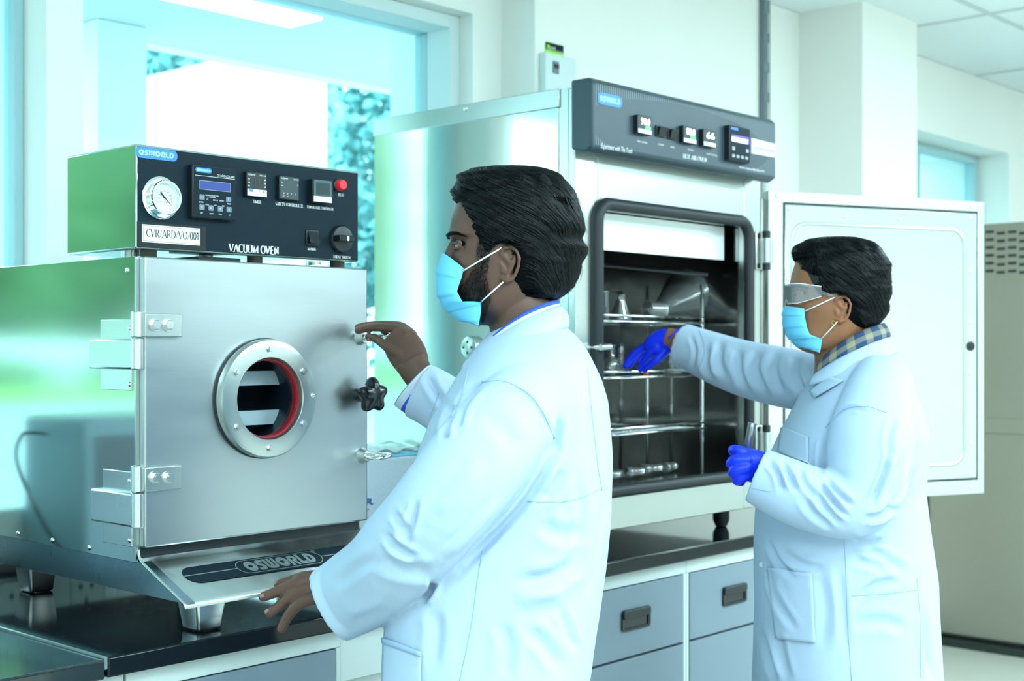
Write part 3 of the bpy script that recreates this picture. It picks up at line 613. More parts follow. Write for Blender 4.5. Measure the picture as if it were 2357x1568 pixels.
b.add([p for r in L for p in r], [(j * 60 + i, j * 60 + (i + 1) % 60, (j + 1) * 60 + (i + 1) % 60, (j + 1) * 60 + i) for j in range(6) for i in range(60)] + [tuple(range(60))[::-1], tuple(range(360, 420))])
b.build('star_knob', 'black_gloss', o, smooth=2)
# console
YP = YF + .006
KL, KR = XL + .001, XR + .003
kz1 = onY(310, 330, YP)[2]; kz0 = onY(310, 573, YP)[2]; KB = onX(152, 470, XL)[1]
K = MB().box(KL, KR, YP, KB, kz0, kz1).build('console', 'steel_side', VO, bevel=.004)
MB().box(KL + .0025, KR - .0035, YP - .0035, YP + .001, kz0 + .0035, kz1 - .0045).build('console_panel', 'black_panel', VO, bevel=.001)
YQ = YP - .0035; F = frameY(YQ)
def uv(px, py): q = onY(px, py, YQ); return q[0], q[2]
for px in (355, 600, 790): q = onY(px, 590, YP + .03); MB().cyl((q[0], YP + .05, zt), (0, 0, 1), .016, kz0 - zt + .001, 16).build('spacer', mat('spacer_brown', (.12, .10, .08), .6), VO, smooth=True)
for px in (300, 470, 720): q = onY(px, 590, YP + .2); MB().cyl((q[0], KB - .05, zt), (0, 0, 1), .018, kz0 - zt + .001, 16).build('spacer', 'steel', VO, smooth=True)
MB().box(KL + .15, KL + .25, YP + .02, YP + .12, zt, zt + .009).build('gland_plate', 'black_rubber', VO)
for px in (330, 585, 800): q = onY(px, 340, YP); MB().lathe((q[0], YP + .03, kz1), (0, 0, 1), [(.006, 0), (.005, .003), (.001, .004)], 12).build('screw', 'chrome', VO, smooth=True)
def badge(px0, py0, px1, py1, parent, Fq=None, YY=None, h=.0006):
    a = onY(px0, py0, YY or YQ); e = onY(px1, py1, YY or YQ); Fq = Fq or F
    B = MB().prism(Fq, rrect(a[0], e[0], e[2], a[2], (a[2] - e[2]) * .46, 8), 0, h).build('badge', 'blue', parent)
    b = MB(); w_ = e[0] - a[0]; hh_ = a[2] - e[2]; logo_text(b, Fq, a[0] + w_ * .07, e[0] - w_ * .09, e[2] + hh_ * .26, e[2] + hh_ * .76, h + .0003); b.build('lettering', 'badge_text', B, label='pale lettering reading OSWORLD'); return B
badge(312, 336, 408, 373, VO)
# vacuum gauge
g = onY(364, 456, YQ); gc = np.array([g[0] + .004, YQ, g[2]])
G = MB().lathe(gc, A, [(.0405, 0), (.0405, .004), (.038, .006), (.031, .006)], 48).build('gauge_flange', 'chrome', VO, smooth=True)
g2 = gc + np.array([0, 0, .0])
MB().lathe(g2, A, [(.0315, .004), (.0315, .019), (.0325, .021), (.0315, .024), (.028, .024), (.0262, .019), (.0262, .014)], 48, cap=False).build('gauge_bezel', 'chrome', G, smooth=True)
MB().lathe(g2, A, [(.0268, .0), (.0268, .014)], 40).build('gauge_dial', 'dial', G)
FG = (g2 + A * .0142, np.array([1., 0, 0]), np.array([0, 0, 1.]), A)
b = MB()
for i in range(31):
    a = math.radians(225 - 270 * i / 30); r0 = .0195 if i % 5 else .018; c_, s_ = math.cos(a), math.sin(a)
    b.add([FG[0] + FG[1] * (c_ * r + s_ * w_) + FG[2] * (s_ * r - c_ * w_) + A * .0001 for r, w_ in ((r0, -.00018), (.0212, -.00018), (.0212, .00018), (r0, .00018))], [(0, 1, 2, 3)])
b.tube([FG[0] + FG[1] * (math.cos(a) * .0165) + FG[2] * math.sin(a) * .0165 + A * .0001 for a in np.linspace(math.radians(-45), math.radians(225), 28)], .0002, 4)
for i, s_ in enumerate(('760', '700', '600', '500', '400', '300', '200', '100', '0')):
    a = math.radians(225 - 270 * i / 8); text_mesh(b, FG, s_, .0122 * math.cos(a) - .002, .0122 * math.sin(a) - .001, .0038, .0001)
text_mesh(b, FG, 'mmHg', -.004, -.0095, .0035, .0001); text_mesh(b, FG, 'inHg', -.0028, -.013, .003, .0001)
b.build('dial_print', 'black_text', G)
b = MB(); b.tube([FG[0] + FG[1] * x_ + FG[2] * z_ + A * .001 for x_, z_ in ((-.006, .006), (.0165, -.0145))], [.0012, .0002], 6); b.add([FG[0] + FG[1] * x_ + FG[2] * z_ + A * .0012 for x_, z_ in ((-.003, .001), (-.001, .004), (-.0085, .0105), (-.0095, .0088))], [(0, 1, 2, 3)]); b.lathe(FG[0], A, [(.002, 0), (.002, .002)], 14); b.build('needle', 'black_text', G)
for a in (93, 213, 333): a_ = math.radians(a); dome(gc + np.array([.0355 * math.cos(a_), -.006, .0355 * math.sin(a_)]), A, .003, G)
# data logger on the console
def device(px0, py0, px1, py1, depth, m='black_gloss', nm='controller', bev=.0015):
    _q = lambda px, py: tuple(onY(px, py, YQ - depth)[k] for k in (0, 2)); a = _q(px0, py0); e = _q(px1, py1); return MB().fbox(F, a[0], e[0], e[1], a[1], -.001, depth).build(nm, m, VO, bevel=bev), a[0], e[0], e[1], a[1]
D, u0, u1, v0, v1 = device(443, 377, 545, 509, .016, 'black', 'data_logger', .003)
# measured on its raised front
YD2 = YQ - .0163; F2 = frameY(YD2); w_, h_ = u1 - u0, v1 - v0
MB().fbox(F2, u0 + .003, u1 - .003, v0 + .003, v1 - .003, -.0005, .0004).build('logger_front', 'black_panel', D)
Lu = lambda t: u0 + w_ * t
Lv = lambda t: v1 - h_ * t
B = MB().prism(F2, rrect(Lu(.06), Lu(.42), Lv(.145), Lv(.055), h_ * .042), .0004, .0008).build('badge', 'blue', D)
b = MB(); logo_text(b, F2, Lu(.085), Lu(.39), Lv(.125), Lv(.078), .0011); b.build('lettering', 'badge_text', B, label='pale lettering reading OSWORLD')
b = MB(); text_mesh(b, F2, 'OS-LOG-LCD-2001', Lu(.54), Lv(.185), .0058, .0006, width=w_ * .40); b.fbox(F2, Lu(.05), Lu(.95), Lv(.208), Lv(.202), .0004, .0006)
text_mesh(b, F2, 'COMMUNICATION', Lu(.28), Lv(.575), .004, .0006, width=w_ * .30)
for s_, x_, y_ in (('PC', .31, .655), ('DEVICE', .45, .655), ('MEMORY', .59, .655), ('BATCH', .14, .715), ('PRINT', .77, .70), ('HOLD', .28, .75), ('AL1', .48, .75), ('AL2', .65, .75), ('SET', .17, .915), ('SHIFT', .37, .915), ('DOWN', .575, .915), ('UP', .81, .915)):
    text_mesh(b, F2, s_, Lu(x_), Lv(y_), .0040, .0006, width=.0019 * len(s_))
for x0_, y0_, x1_, y1_ in ((.33, .595, .515, .59), (.33, .61, .337, .59), (.508, .61, .515, .59)): b.fbox(F2, Lu(x0_), Lu(x1_), Lv(y0_), Lv(y1_), .0004, .0006)
b.build('lettering', 'white_text', D)
MB().fbox(F2, Lu(.15), Lu(.85), Lv(.46), Lv(.29), .0004, .0007).build('display_frame', 'grey_text', D); MB().fbox(F2, Lu(.158), Lu(.842), Lv(.453), Lv(.297), .0007, .001).build('display', 'lcd', D)
for i, (x_, y_) in enumerate(((.145, .61), (.745, .61), (.145, .80), (.345, .80), (.555, .80), (.755, .80))):
    kb = MB().prism(F2, rrect(Lu(x_), Lu(x_ + .115), Lv(y_ + .045), Lv(y_ - .055), .001, 3), .0004, .0012).build('key', 'key', D)
    cu_, cv_ = Lu(x_ + .057), Lv(y_ - .005); t_ = .0022; b = MB()
    if i == 3: b.prism(F2, [(cu_ - t_ * .7, cv_ - t_), (cu_ + t_, cv_), (cu_ - t_ * .7, cv_ + t_)], .0012, .0014)
    elif i == 4: b.prism(F2, [(cu_ - t_, cv_ + t_ * .8), (cu_, cv_ - t_), (cu_ + t_, cv_ + t_ * .8)], .0012, .0014)
    elif i == 5: b.prism(F2, [(cu_ - t_, cv_ - t_ * .8), (cu_ + t_, cv_ - t_ * .8), (cu_, cv_ + t_)], .0012, .0014)
    elif i == 0: text_mesh(b, F2, 'START', Lu(x_) + .001, cv_ - .001, .0035, .0013, width=w_ * .09)
    else: b.tube([F2[0] + F2[1] * (cu_ + t_ * .8 * math.cos(a)) + F2[2] * (cv_ + t_ * .8 * math.sin(a)) + F2[3] * .0013 for a in np.linspace(.6, 6.0, 12)], .00045, 5)
    b.build('key_symbol', 'badge_text' if i != 0 else 'grey_text', kb)
# timer
def ctrl(px0, py0, px1, py1, nm, front, dep=.012):
    Dv, a0, a1, b0, b1 = device(px0, py0, px1, py1, dep, 'black', nm, .002); FF = frameY(YQ - dep - .0002); w2, h2 = a1 - a0, b1 - b0
    lu = lambda t: a0 + w2 * t; lv = lambda t: b1 - h2 * t
    return Dv, FF, lu, lv, w2, h2
D, FF, lu, lv, w2, h2 = ctrl(568, 394, 615, 456, 'timer', None)
MB().fbox(FF, lu(.03), lu(.97), lv(.97), lv(.70), 0, .0006).build('key_strip', 'paper', D); MB().prism(FF, rrect(lu(.12), lu(.30), lv(.81), lv(.72), .001), .0006, .0012).build('set_key', 'blue', D)
b = MB()
for i in range(3):
    for q in ((.20, .26, .40, .27), (.20, .39, .40, .40), (.20, .52, .40, .53), (.20, .27, .225, .52), (.375, .27, .40, .52)): b.fbox(FF, lu(q[0] + i * .2), lu(q[2] + i * .2 - .0), lv(q[3] if q[3] > q[1] else q[1]), lv(q[1]), 0, .0004)
b.build('digits', 'seg', D)
b = MB(); text_mesh(b, FF, 'i-therm', lu(.05), lv(.15), .0062, .0003, shear=.3, width=w2 * .36); text_mesh(b, FF, 'RTH-446', lu(.62), lv(.15), .0045, .0003, width=w2 * .32)
for x_ in (.06, .85):
    for y_ in (.29, .43, .57): b.fbox(FF, lu(x_), lu(x_ + .09), lv(y_ + .02), lv(y_), 0, .0003); b.fbox(FF, lu(x_ + .03), lu(x_ + .06), lv(y_ - .02), lv(y_ - .04), 0, .0003)
b.build('lettering', 'white_text', D)
b = MB(); b.tube([FF[0] + FF[1] * (lu(.6) + .0012 * math.cos(a)) + FF[2] * (lv(.77) + .0012 * math.sin(a)) + FF[3] * .0008 for a in np.linspace(0, 5.8, 10)], .0003, 4); text_mesh(b, FF, 'SET', lu(.15), lv(.92), .003, .0008); text_mesh(b, FF, 'START RESET', lu(.5), lv(.92), .003, .0008, width=w2 * .42); b.fbox(FF, lu(.8), lu(.86), lv(.80), lv(.74), .0006, .0009); b.build('key_print', 'grey_panel', D)
D, FF, lu, lv, w2, h2 = ctrl(643, 403, 689, 463, 'safety_controller', None, .010)
MB().fbox(FF, lu(.04), lu(.96), lv(.96), lv(.04), 0, .0004).build('front', 'grey_device', D)
b = MB(); text_mesh(b, FF, 'i-therm', lu(.07), lv(.15), .0062, .0006, shear=.3, width=w2 * .34); text_mesh(b, FF, 'AI-5442', lu(.7), lv(.15), .0042, .0006, width=w2 * .26)
for i in range(4): b.tube([FF[0] + FF[1] * (lu(.22 + .19 * i) + .0012 * math.cos(a)) + FF[2] * (lv(.74) + .0012 * math.sin(a)) + FF[3] * .0006 for a in np.linspace(.5 * i, 5.2, 8)], .0004, 4)
text_mesh(b, FF, 'SET', lu(.15), lv(.88), .003, .0006); text_mesh(b, FF, 'AT', lu(.36), lv(.88), .003, .0006); text_mesh(b, FF, '\u00b0C', lu(.86), lv(.38), .004, .0006)
for y_ in (.27, .41): b.fbox(FF, lu(.08), lu(.18), lv(y_ + .02), lv(y_), .0003, .0006)
b.build('lettering', 'white_text', D)
D, FF, lu, lv, w2, h2 = ctrl(720, 411, 765, 470, 'temperature_controller', None, .018)
MB().fbox(FF, lu(.04), lu(.96), lv(.96), lv(.72), 0, .001).build('key_strip', 'paper', D)
MB().fbox(FF, lu(.05), lu(.95), lv(.71), lv(.03), 0, .0006).build('screen', 'grey_stripe', D); MB().fbox(FF, lu(.15), lu(.85), lv(.66), lv(.14), .0006, .001).build('screen_dark', 'grey_device', D)
MB().fbox(FF, lu(.03), lu(.97), lv(.71), lv(.02), .0012, .0035).build('clear_cover', 'clear', D, bevel=.0008)
b = MB()
for i in range(5): b.tube([FF[0] + FF[1] * (lu(.16 + .17 * i) + .0011 * math.cos(a)) + FF[2] * (lv(.82) + .0009 * math.sin(a)) + FF[3] * .0012 for a in np.linspace(.5 * i, 5.2, 8)], .0004, 4)
b.build('key_print', 'grey_stripe', D)
# indicator lamp, rocker, rotary switch
q = onY(789, 426, YQ - .012); c_ = np.array([q[0] - .002, YQ, q[2]])
o = MB().lathe(c_, A, [(.0145, 0), (.0145, .003), (.0125, .0045)], 28).build('lamp_collar', 'black', VO, smooth=True)
MB().lathe(c_, A, [(.0108, .004), (.0108, .015), (.0095, .0168), (.001, .0168)], 28).build('indicator_lamp', 'red', o, smooth=True)
a = uv(703, 528); e = uv(732, 567)
o = MB().fbox(F, a[0], e[0], e[1], a[1], 0, .003).build('switch_frame', 'black', VO, bevel=.001)
sw = [F[0] + F[1] * u_ + F[2] * v_ + F[3] * h_ for u_ in (a[0] + .004, e[0] - .004) for v_, h_ in ((e[1] + .004, .002), (a[1] - .004, .002), (a[1] - .004, .004), (e[1] + .004, .014))]
MB().add(sw, [(0, 1, 2, 3), (7, 6, 5, 4), (0, 3, 7, 4), (1, 5, 6, 2), (2, 6, 7, 3), (0, 4, 5, 1)]).build('rocker', 'black_gloss', o, bevel=.0008)
q = onY(786, 551, YQ - .003); c_ = np.array([q[0], YQ, q[2]])
o = MB().lathe(c_, A, [(.0305, 0), (.0305, .004), (.027, .009), (.012, .012)], 40).build('rotary_switch', 'black', VO, smooth=True)
MB().box(c_[0] - .028, c_[0] + .014, YQ - .031, YQ - .008, c_[2] - .0065, c_[2] + .0065).build('switch_handle', 'black_gloss', o, bevel=.002)
MB().box(c_[0] - .008, c_[0] - .003, YQ - .0315, YQ - .0305, c_[2] - .005, c_[2] + .005).build('pointer_mark', 'white_text', o)
b = MB(); stroke_text(b, F, '1', c_[0] - .001, c_[0] + .002, c_[2] - .026, c_[2] - .021, .0075); b.build('lettering', 'white_text', o)
# lettering on the console
def ctext(s_, px0, py0, px1, py1, m='white_text', **kw):
    a = uv(px0, py0); e = uv(px1, py1); b = MB(); stroke_text(b, F, s_, a[0], e[0], min(a[1], e[1]) if 0 else e[1], e[1] + kw.pop('hh', .012), .0004, **kw); return b.build('lettering', m, VO, label='lettering reading ' + s_)
def ct(s_, px0, px1, pyb, pyt, **kw):    # baseline / cap height given at the left end
    a = uv(px0, pyb); t_ = uv(px0, pyt); e = uv(px1, pyb); b = MB(); stroke_text(b, F, s_, a[0], e[0], a[1], t_[1], .0004, **kw); return b.build('lettering', 'white_text', VO, label='lettering reading ' + s_)
ct('VACUUM OVEN', 527, 641, 579, 561, thick=.22, thin=.09, serif=.06)
ct('TIMER', 581, 601, 467, 460); ct('SAFETY CONTROLLER', 634, 697, 472, 465); ct('TEMPERATURE CONTROLLER', 706, 767, 479, 473); ct('HEAT', 778, 792, 451, 445); ct('MAINS', 708, 727, 576, 570); ct('3 HEAT SWITCH', 766, 806, 594, 588)
a = uv(316, 511); e = uv(460, 563)
tp = MB().fbox(F, a[0] - .001, uv(474, 0)[0], uv(316, 573)[1] + .004, a[1] + .001, .0001, .0006).build('black_tape', 'black_gloss', VO)
a = uv(326, 516); z_lo = uv(326, 557)[1]; uR_ = uv(460, 0)[0]
lb = MB().fbox(F, a[0], uR_, z_lo, a[1], .0006, .0012).build('asset_label', 'paper', VO)
b = MB()
for q in ((a[0] + .002, uR_ - .002, z_lo + .002, z_lo + .0026), (a[0] + .002, uR_ - .002, a[1] - .0026, a[1] - .002), (a[0] + .002, a[0] + .0026, z_lo + .002, a[1] - .002), (uR_ - .0026, uR_ - .002, z_lo + .002, a[1] - .002)): b.fbox(F, q[0], q[1], q[2], q[3], .0012, .0013)
stroke_text(b, F, 'CVR/ARD/VO/001', a[0] + .009, uR_ - .003, z_lo + .0105, a[1] - .0085, .0015, thick=.13, thin=.045, serif=.07); b.build('lettering', 'black_text', lb, label='black lettering reading CVR/ARD/VO/001')
# ------------------------------------------------------------------ package behind
pk = thing('wrapped_carton', 'bubble-wrapped carton with blue print standing right of the vacuum oven', 'carton', (2.35, 2.7, .9))
YK = 2.62; a = onY(790, 1040, YK); e = onY(1010, 1040, YK); tz = onY(900, 1048, YK)[2]
e[0] = min(e[0], 2.535); MB().box(a[0], e[0], YK, YK + .28, .905, tz).build('carton_body', 'bubble', pk, bevel=.012, seg=4)
FK = frameY(YK); b = MB()
def kq(px, py): q = onY(px, py, YK); return q[0], q[2]
q0 = kq(820, 1165); q1 = kq(859, 1145); text_mesh(b, FK, 'MR', q0[0] - .01, q0[1], (q1[1] - q0[1]) * 1.35, .003, width=q1[0] - q0[0] + .01, bold=.02); b.build('blue_lettering', 'blue_print', pk)
b = MB(); text_mesh(b, FK, 'auto', kq(838, 1175)[0], kq(838, 1175)[1], .009, .003); b.build('small_lettering', 'grey_panel', pk)
q0 = kq(949, 1077); q1 = kq(966, 1062); b = MB(); b.prism(FK, rrect(q0[0], q1[0] + .012, q0[1], q1[1], .003), .001, .003); b.build('red_print', 'red_print', pk)
b = MB(); b.prism(FK, rrect(q0[0] + .006, q1[0], q0[1] + .004, q1[1] - .003, .003), .003, .0035); b.build('print_gap', 'bubble', pk)
q = kq(850, 1050); MB().box(a[0] + .005, e[0] - .005, YK - .003, YK + .02, tz - .004, tz + .001).build('blue_tape', 'mask', pk)
pts = []
b = MB(); b.grid([[(x_, YK + y_, tz + .004 + .012 * abs(math.sin(x_ * 40 + y_ * 25)) * (1 if 0 < y_ < .25 else .2)) for x_ in np.linspace(a[0] + .01, e[0] - .01, 24)] for y_ in np.linspace(.005, .27, 10)]); b.build('loose_wrap', 'film', pk, smooth=2)
q0 = kq(846, 1238); MB().box(q0[0], q0[0] + .15, YK - .01, YK + .02, .905, kq(846, 1222)[1] + .01).build('green_band', 'green_tape', pk, bevel=.004)
# ------------------------------------------------------------------ the hot air oven
HX0, HX1 = 2.557, 3.405; HY = 2.12; HB = 2.845; hz0 = .958; hz1 = 2.058
HO = thing('hot_air_oven', 'large stainless hot air oven with its door standing open', 'oven', (2.98, 2.48, .9))
ox0, ox1, oz0, oz1 = 2.648, 3.318, 1.068, 1.768     # chamber opening
b = MB(); T = .02
b.box(HX0, HX0 + T, HY + .02, HB, hz0, hz1); b.box(HX1 - T, HX1, HY + .02, HB, hz0, hz1); b.box(HX0 + T, HX1 - T, HY + .02, HB, hz1 - T, hz1); b.box(HX0 + T, HX1 - T, HY + .02, HB, hz0, hz0 + T); b.box(HX0 + T, HX1 - T, HB - T, HB, hz0 + T, hz1 - T)
b.build('oven_body', 'steel_light', HO)
MB().box(HX0 - .004, HX0 - .0005, HY + .05, HB, hz0, hz1 - .045).build('side_panel', 'steel_side', HO)
MB().box(HX0 - .006, HX0 - .0003, HY + .045, HB + .003, hz1 - .045, hz1 + .002).build('top_trim', 'steel_light', HO, bevel=.002)
q = onX(1072, 250, HX0 - .006); dome(q, (-1, 0, 0), .007, HO)
b = MB(); b.box(HX0, ox0, HY, HY + .02, hz0, hz1); b.box(ox1, HX1, HY, HY + .02, hz0, hz1); b.box(ox0, ox1, HY, HY + .02, hz0, oz0); b.box(ox0, ox1, HY, HY + .02, oz1, hz1)
b.build('front_frame', 'steel_light', HO, bevel=.002)
q = onY(1366, 400, HY)[0]; MB().box(HX0, q, HY - .003, HY - .0002, hz0, hz1 - .03).build('front_stile', 'steel', HO, bevel=.001)
# chamber
C_ = 2.70
b = MB(); b.box(ox0 - .008, ox0, HY + .02, C_, oz0, oz1); b.box(ox1, ox1 + .008, HY + .02, C_, oz0, oz1); b.box(ox0, ox1, HY + .02, C_, oz0 - .008, oz0); b.box(ox0, ox1, HY + .02, C_, oz1, oz1 + .008); b.box(ox0, ox1, C_, C_ + .008, oz0, oz1)
b.build('chamber', 'chamber', HO)
a = onY(1384, 484, HY + .05); e = onY(1684, 570, HY + .05)
MB().box(ox0 + .003, ox1 - .03, HY + .048, HY + .054, 1.67, oz1 - .002).build('baffle_plate', mat('baffle_steel', (.86, .88, .88), .42, .6), HO, bevel=.001)
MB().tube([(ox0 + .02, HY + .35, 1.665), (ox1 - .04, HY + .10, 1.63)], .006, 8).build('sensor_rod', 'black', HO)
b = MB(); gs = [(u, v) for u, v in rrect(ox0 - .012, ox1 + .012, oz0 - .012, oz1 + .012, .045, 8)]
b.tube([np.array([u, HY - .008, v]) for u, v in gs], .0165, 14, closed=True, refv=(0, 1, 0)); b.build('door_gasket', 'black_rubber', HO, smooth=2)
b = MB(); b.tube([np.array([u, HY - .001, v]) for u, v in rrect(ox0 - .001, ox1 + .001, oz0 - .001, oz1 + .001, .03, 6)], .004, 8, closed=True, refv=(0, 1, 0)); b.build('chamber_lip', 'steel', HO, smooth=2)
# racks
racks = []
for i, (py, y_) in enumerate(((742, 2.19), (868, 2.19), (995, 2.19))):
    zr = onY(1500, py, 2.19)[2]; R = MB(); x0, x1, y0, y1 = ox0 + .01, ox1 - .10, 2.19, 2.66
    R.tube([(x0, y0, zr), (x1, y0, zr), (x1, y1, zr), (x0, y1, zr)], .004, 8, closed=True); R.tube([(x0, y0, zr + .016), (x1, y0, zr + .016)], .0035, 8)
    o = R.build('rack_frame', 'chrome', HO, smooth=2); racks.append(zr)
    for j in range(16):
        x_ = x0 + (x1 - x0) * (j + .5) / 16; MB().tube([(x_, y0, zr + .001), (x_, y1, zr + .001)], .0016, 6).build('rack_wire', 'chrome', o, smooth=2)
for (x_, y_) in ((ox1 - .095, 2.20), (ox1 - .06, 2.42), (ox1 - .095, 2.64)): MB().tube([(x_, y_, oz0 + .002), (x_, y_, 1.60)], .0055, 8).build('rack_support', 'chrome', HO, smooth=2)
# header console
cz0 = onY(1400, 355, 2.05)[2]; cz1 = 2.072; cx0, cx1 = 2.54, onY(1786, 350, 2.05)[0]
FC = frameX(cx0)
b = MB(); b.prism(FC, [(-2.118, cz0 + .012), (-2.072, cz0), (-2.05, cz0 + .012), (-2.05, cz1 - .012), (-2.062, cz1), (-2.118, cz1)], 0, -(cx1 - cx0)); CN = b.build('header_console', 'grey_panel', HO, bevel=.006, seg=3)
FH = frameY(2.0498)
def hv(px, py): q = onY(px, py, 2.0498); return q[0], q[2]
# fine vertical stripes clipped by an ellipse, flat print
b = MB(); ex, ez = hv(1575, 0)[0], (cz0 + cz1) / 2 - .002; ea, eb = .41, .098; us = np.arange(cx0 + .012, cx1 - .008, .0085)
zl, zh = cz0 + .017, cz1 - .014
for u_ in us:
    t_ = 1 - ((u_ - ex) / ea) ** 2; hw = eb * math.sqrt(t_) * .86 if t_ > 0 else -1
    segs = [(zl, zh)] if hw < 0 else [(zl, ez - hw - .012), (ez + hw - .012, zh)]
    for a_, c_ in segs:
        if c_ > a_ + .002: b.fbox(FH, u_, u_ + .0032, a_, c_, 0, .0003)
o = b.build('stripe_print', 'grey_stripe', CN); o['kind'] = 'stuff'
a = hv(1375, 211); e = hv(1431, 241); w_ = e[0] - a[0]; zc = (hv(1375, 211)[1] + hv(1375, 238)[1]) / 2; hh_ = hv(1375, 211)[1] - hv(1375, 238)[1]
B = MB().prism(FH, rrect(a[0], e[0], zc - hh_ / 2, zc + hh_ / 2, hh_ * .45, 8), .0003, .001).build('badge', 'blue', CN)
b = MB(); logo_text(b, FH, a[0] + w_ * .08, e[0] - w_ * .08, zc - hh_ * .25, zc + hh_ * .25, .0013); b.build('lettering', 'badge_text', B, label='pale lettering reading OSWORLD')
def hdev(px0, py0, px1, py1, dep, nm, m='black'):
    _q = lambda px, py: tuple(onY(px, py, 2.0498 - dep)[k] for k in (0, 2)); a = _q(px0, py0); e = _q(px1, py1); o = MB().fbox(FH, a[0], e[0], e[1], a[1], -.001, dep).build(nm, m, CN, bevel=.0015); FF = frameY(2.0498 - dep - .0002)
    return o, FF, (lambda t: a[0] + (e[0] - a[0]) * t), (lambda t: a[1] - (a[1] - e[1]) * t)
for (q, digs, st) in (((1468, 263, 1500, 312), '90.0', 1), ((1573, 288, 1603, 333), '88.8', 1), ((1619, 296, 1648, 341), '66', 0)):
    o, FF, lu, lv = hdev(*q, .014, 'digital_controller')
    MB().fbox(FF, lu(.03), lu(.97), lv(.97), lv(.74), 0, .0006).build('key_strip', 'paper', o)
    b = MB(); text_mesh(b, FF, digs, lu(.22), lv(.50 if st else .52), .024, .0004, width=lu(.88) - lu(.22), bold=.02); b.build('digits', 'led_white', o)
    if st: MB().fbox(FF, lu(.55), lu(.92), lv(.70), lv(.56), 0, .0005).build('green_readout', 'led_green', o)
for q in ((1511, 288, 1533, 318), (1538, 294, 1559, 324)):
    o, FF, lu, lv = hdev(*q, .004, 'rocker_switch')
    pts = [FF[0] + FF[1] * u_ + FF[2] * v_ + FF[3] * h_ for u_ in (lu(.12), lu(.88)) for v_, h_ in ((lv(.9), 0), (lv(.1), 0), (lv(.1), .010), (lv(.9), .003))]
    MB().add(pts, [(0, 1, 2, 3), (7, 6, 5, 4), (0, 3, 7, 4), (1, 5, 6, 2), (2, 6, 7, 3), (0, 4, 5, 1)]).build('rocker', 'black_gloss', o, bevel=.0008)
o, FF, lu, lv = hdev(1679, 287, 1727, 377, .016, 'data_logger')
MB().fbox(FF, lu(.04), lu(.96), lv(.98), lv(.02), 0, .0005).build('logger_front', 'black_panel', o); MB().prism(FF, rrect(lu(.06), lu(.40), lv(.12), lv(.05), .002), .0005, .001).build('badge', 'blue', o)
MB().fbox(FF, lu(.08), lu(.92), lv(.46), lv(.26), .0005, .0012).build('display_surround', 'lcd_purple', o); MB().fbox(FF, lu(.09), lu(.86), lv(.455), lv(.33), .0012, .0016).build('display', 'lcd_lit', o)
for i in range(4): MB().prism(FF, rrect(lu(.12 + .21 * i), lu(.24 + .21 * i), lv(.90), lv(.82), .001, 3), .0005, .0012).build('key', 'grey_text', o)
for x_ in (.12, .78): MB().prism(FF, rrect(lu(x_), lu(x_ + .12), lv(.70), lv(.60), .001, 3), .0005, .0012).build('key', 'grey_text', o)
a = hv(1729, 322); e = hv(1784, 354)
lb = MB().add([FH[0] + FH[1] * u_ + FH[2] * v_ + FH[3] * h_ for u_, v_ in ((hv(1729, 0)[0], hv(1729, 353)[1]), (hv(1785, 0)[0], hv(1785, 363)[1]), (hv(1785, 0)[0], hv(1785, 332)[1]), (hv(1729, 0)[0], hv(1729, 318)[1])) for h_ in (.0003, .001)], [(0, 2, 4, 6), (7, 5, 3, 1), (0, 1, 3, 2), (2, 3, 5, 4), (4, 5, 7, 6), (6, 7, 1, 0)]).build('asset_label', 'paper', CN)
b = MB(); text_mesh(b, FH, 'CVR/ARD/HAO/001', hv(1733, 0)[0], hv(1733, 343)[1], .012, .0013, width=hv(1782, 0)[0] - hv(1733, 0)[0]); b.build('lettering', 'blue_print', lb)
b = MB(); q = hv(1572, 364); stroke_text(b, FH, 'HOT AIR OVEN', q[0], hv(1626, 0)[0], q[1], q[1] + .0115, .0006, thick=.2)
for s_, px, py, w in (('TEMP. CONTROL', 1466, 327, 24), ('POWER', 1515, 334, 12), ('FAN', 1543, 340, 9), ('TIMER', 1582, 346, 14), ('SAFETY CONTROL', 1626, 356, 25), ('www.osworldindia.com', 1701, 387, 58)):
    q = hv(px, py); text_mesh(b, FH, s_, q[0], q[1], .0065 if w < 50 else .011, .0006, width=hv(px + w, 0)[0] - q[0])
q = hv(1382, 337); text_mesh(b, FH, 'Experiment with The Truth', q[0], q[1] - .004, .018, .0006, width=hv(1455, 0)[0] - q[0], shear=.4)
b.build('lettering', 'white_text', CN)
# vent port and latch on the left side
q = onX(1090, 800, HX0 - .004); o = MB().lathe(q, (-1, 0, 0), [(.031, 0), (.031, .012), (.027, .02), (.012, .024)], 28).build('vent_port', 'steel_light', HO, smooth=True)
for a_ in range(4): q2 = q + np.array([-.022, .014 * math.cos(a_ * 1.57), .014 * math.sin(a_ * 1.57)]); MB().cyl(q2, (-1, 0, 0), .0035, .002, 10).build('vent_hole', 'vent_and_shadow_dark', o)
q = onY(1366, 800, HY - .003); o = MB().cyl(q, (0, -1, 0), .008, .03, 16).build('latch_pin', 'steel', HO, bevel=.002); MB().tube([q + np.array([-.01, -.03, 0]), q + np.array([.022, -.036, .002])], .008, 12).build('latch_tongue', 'steel_light', o, smooth=True)
# feet
for (x_, y_) in ((2.66, 2.20), (3.32, 2.145 + .055), (2.66, 2.76), (3.32, 2.76)):
    b = MB(); b.lathe((x_, y_, .9005), (0, 0, 1), [(.014, 0), (.018, .003), (.018, .006), (.024, .018), (.024, hz0 - .9)], 24); b.build('adjustable_foot', 'black_rubber', HO, smooth=True)
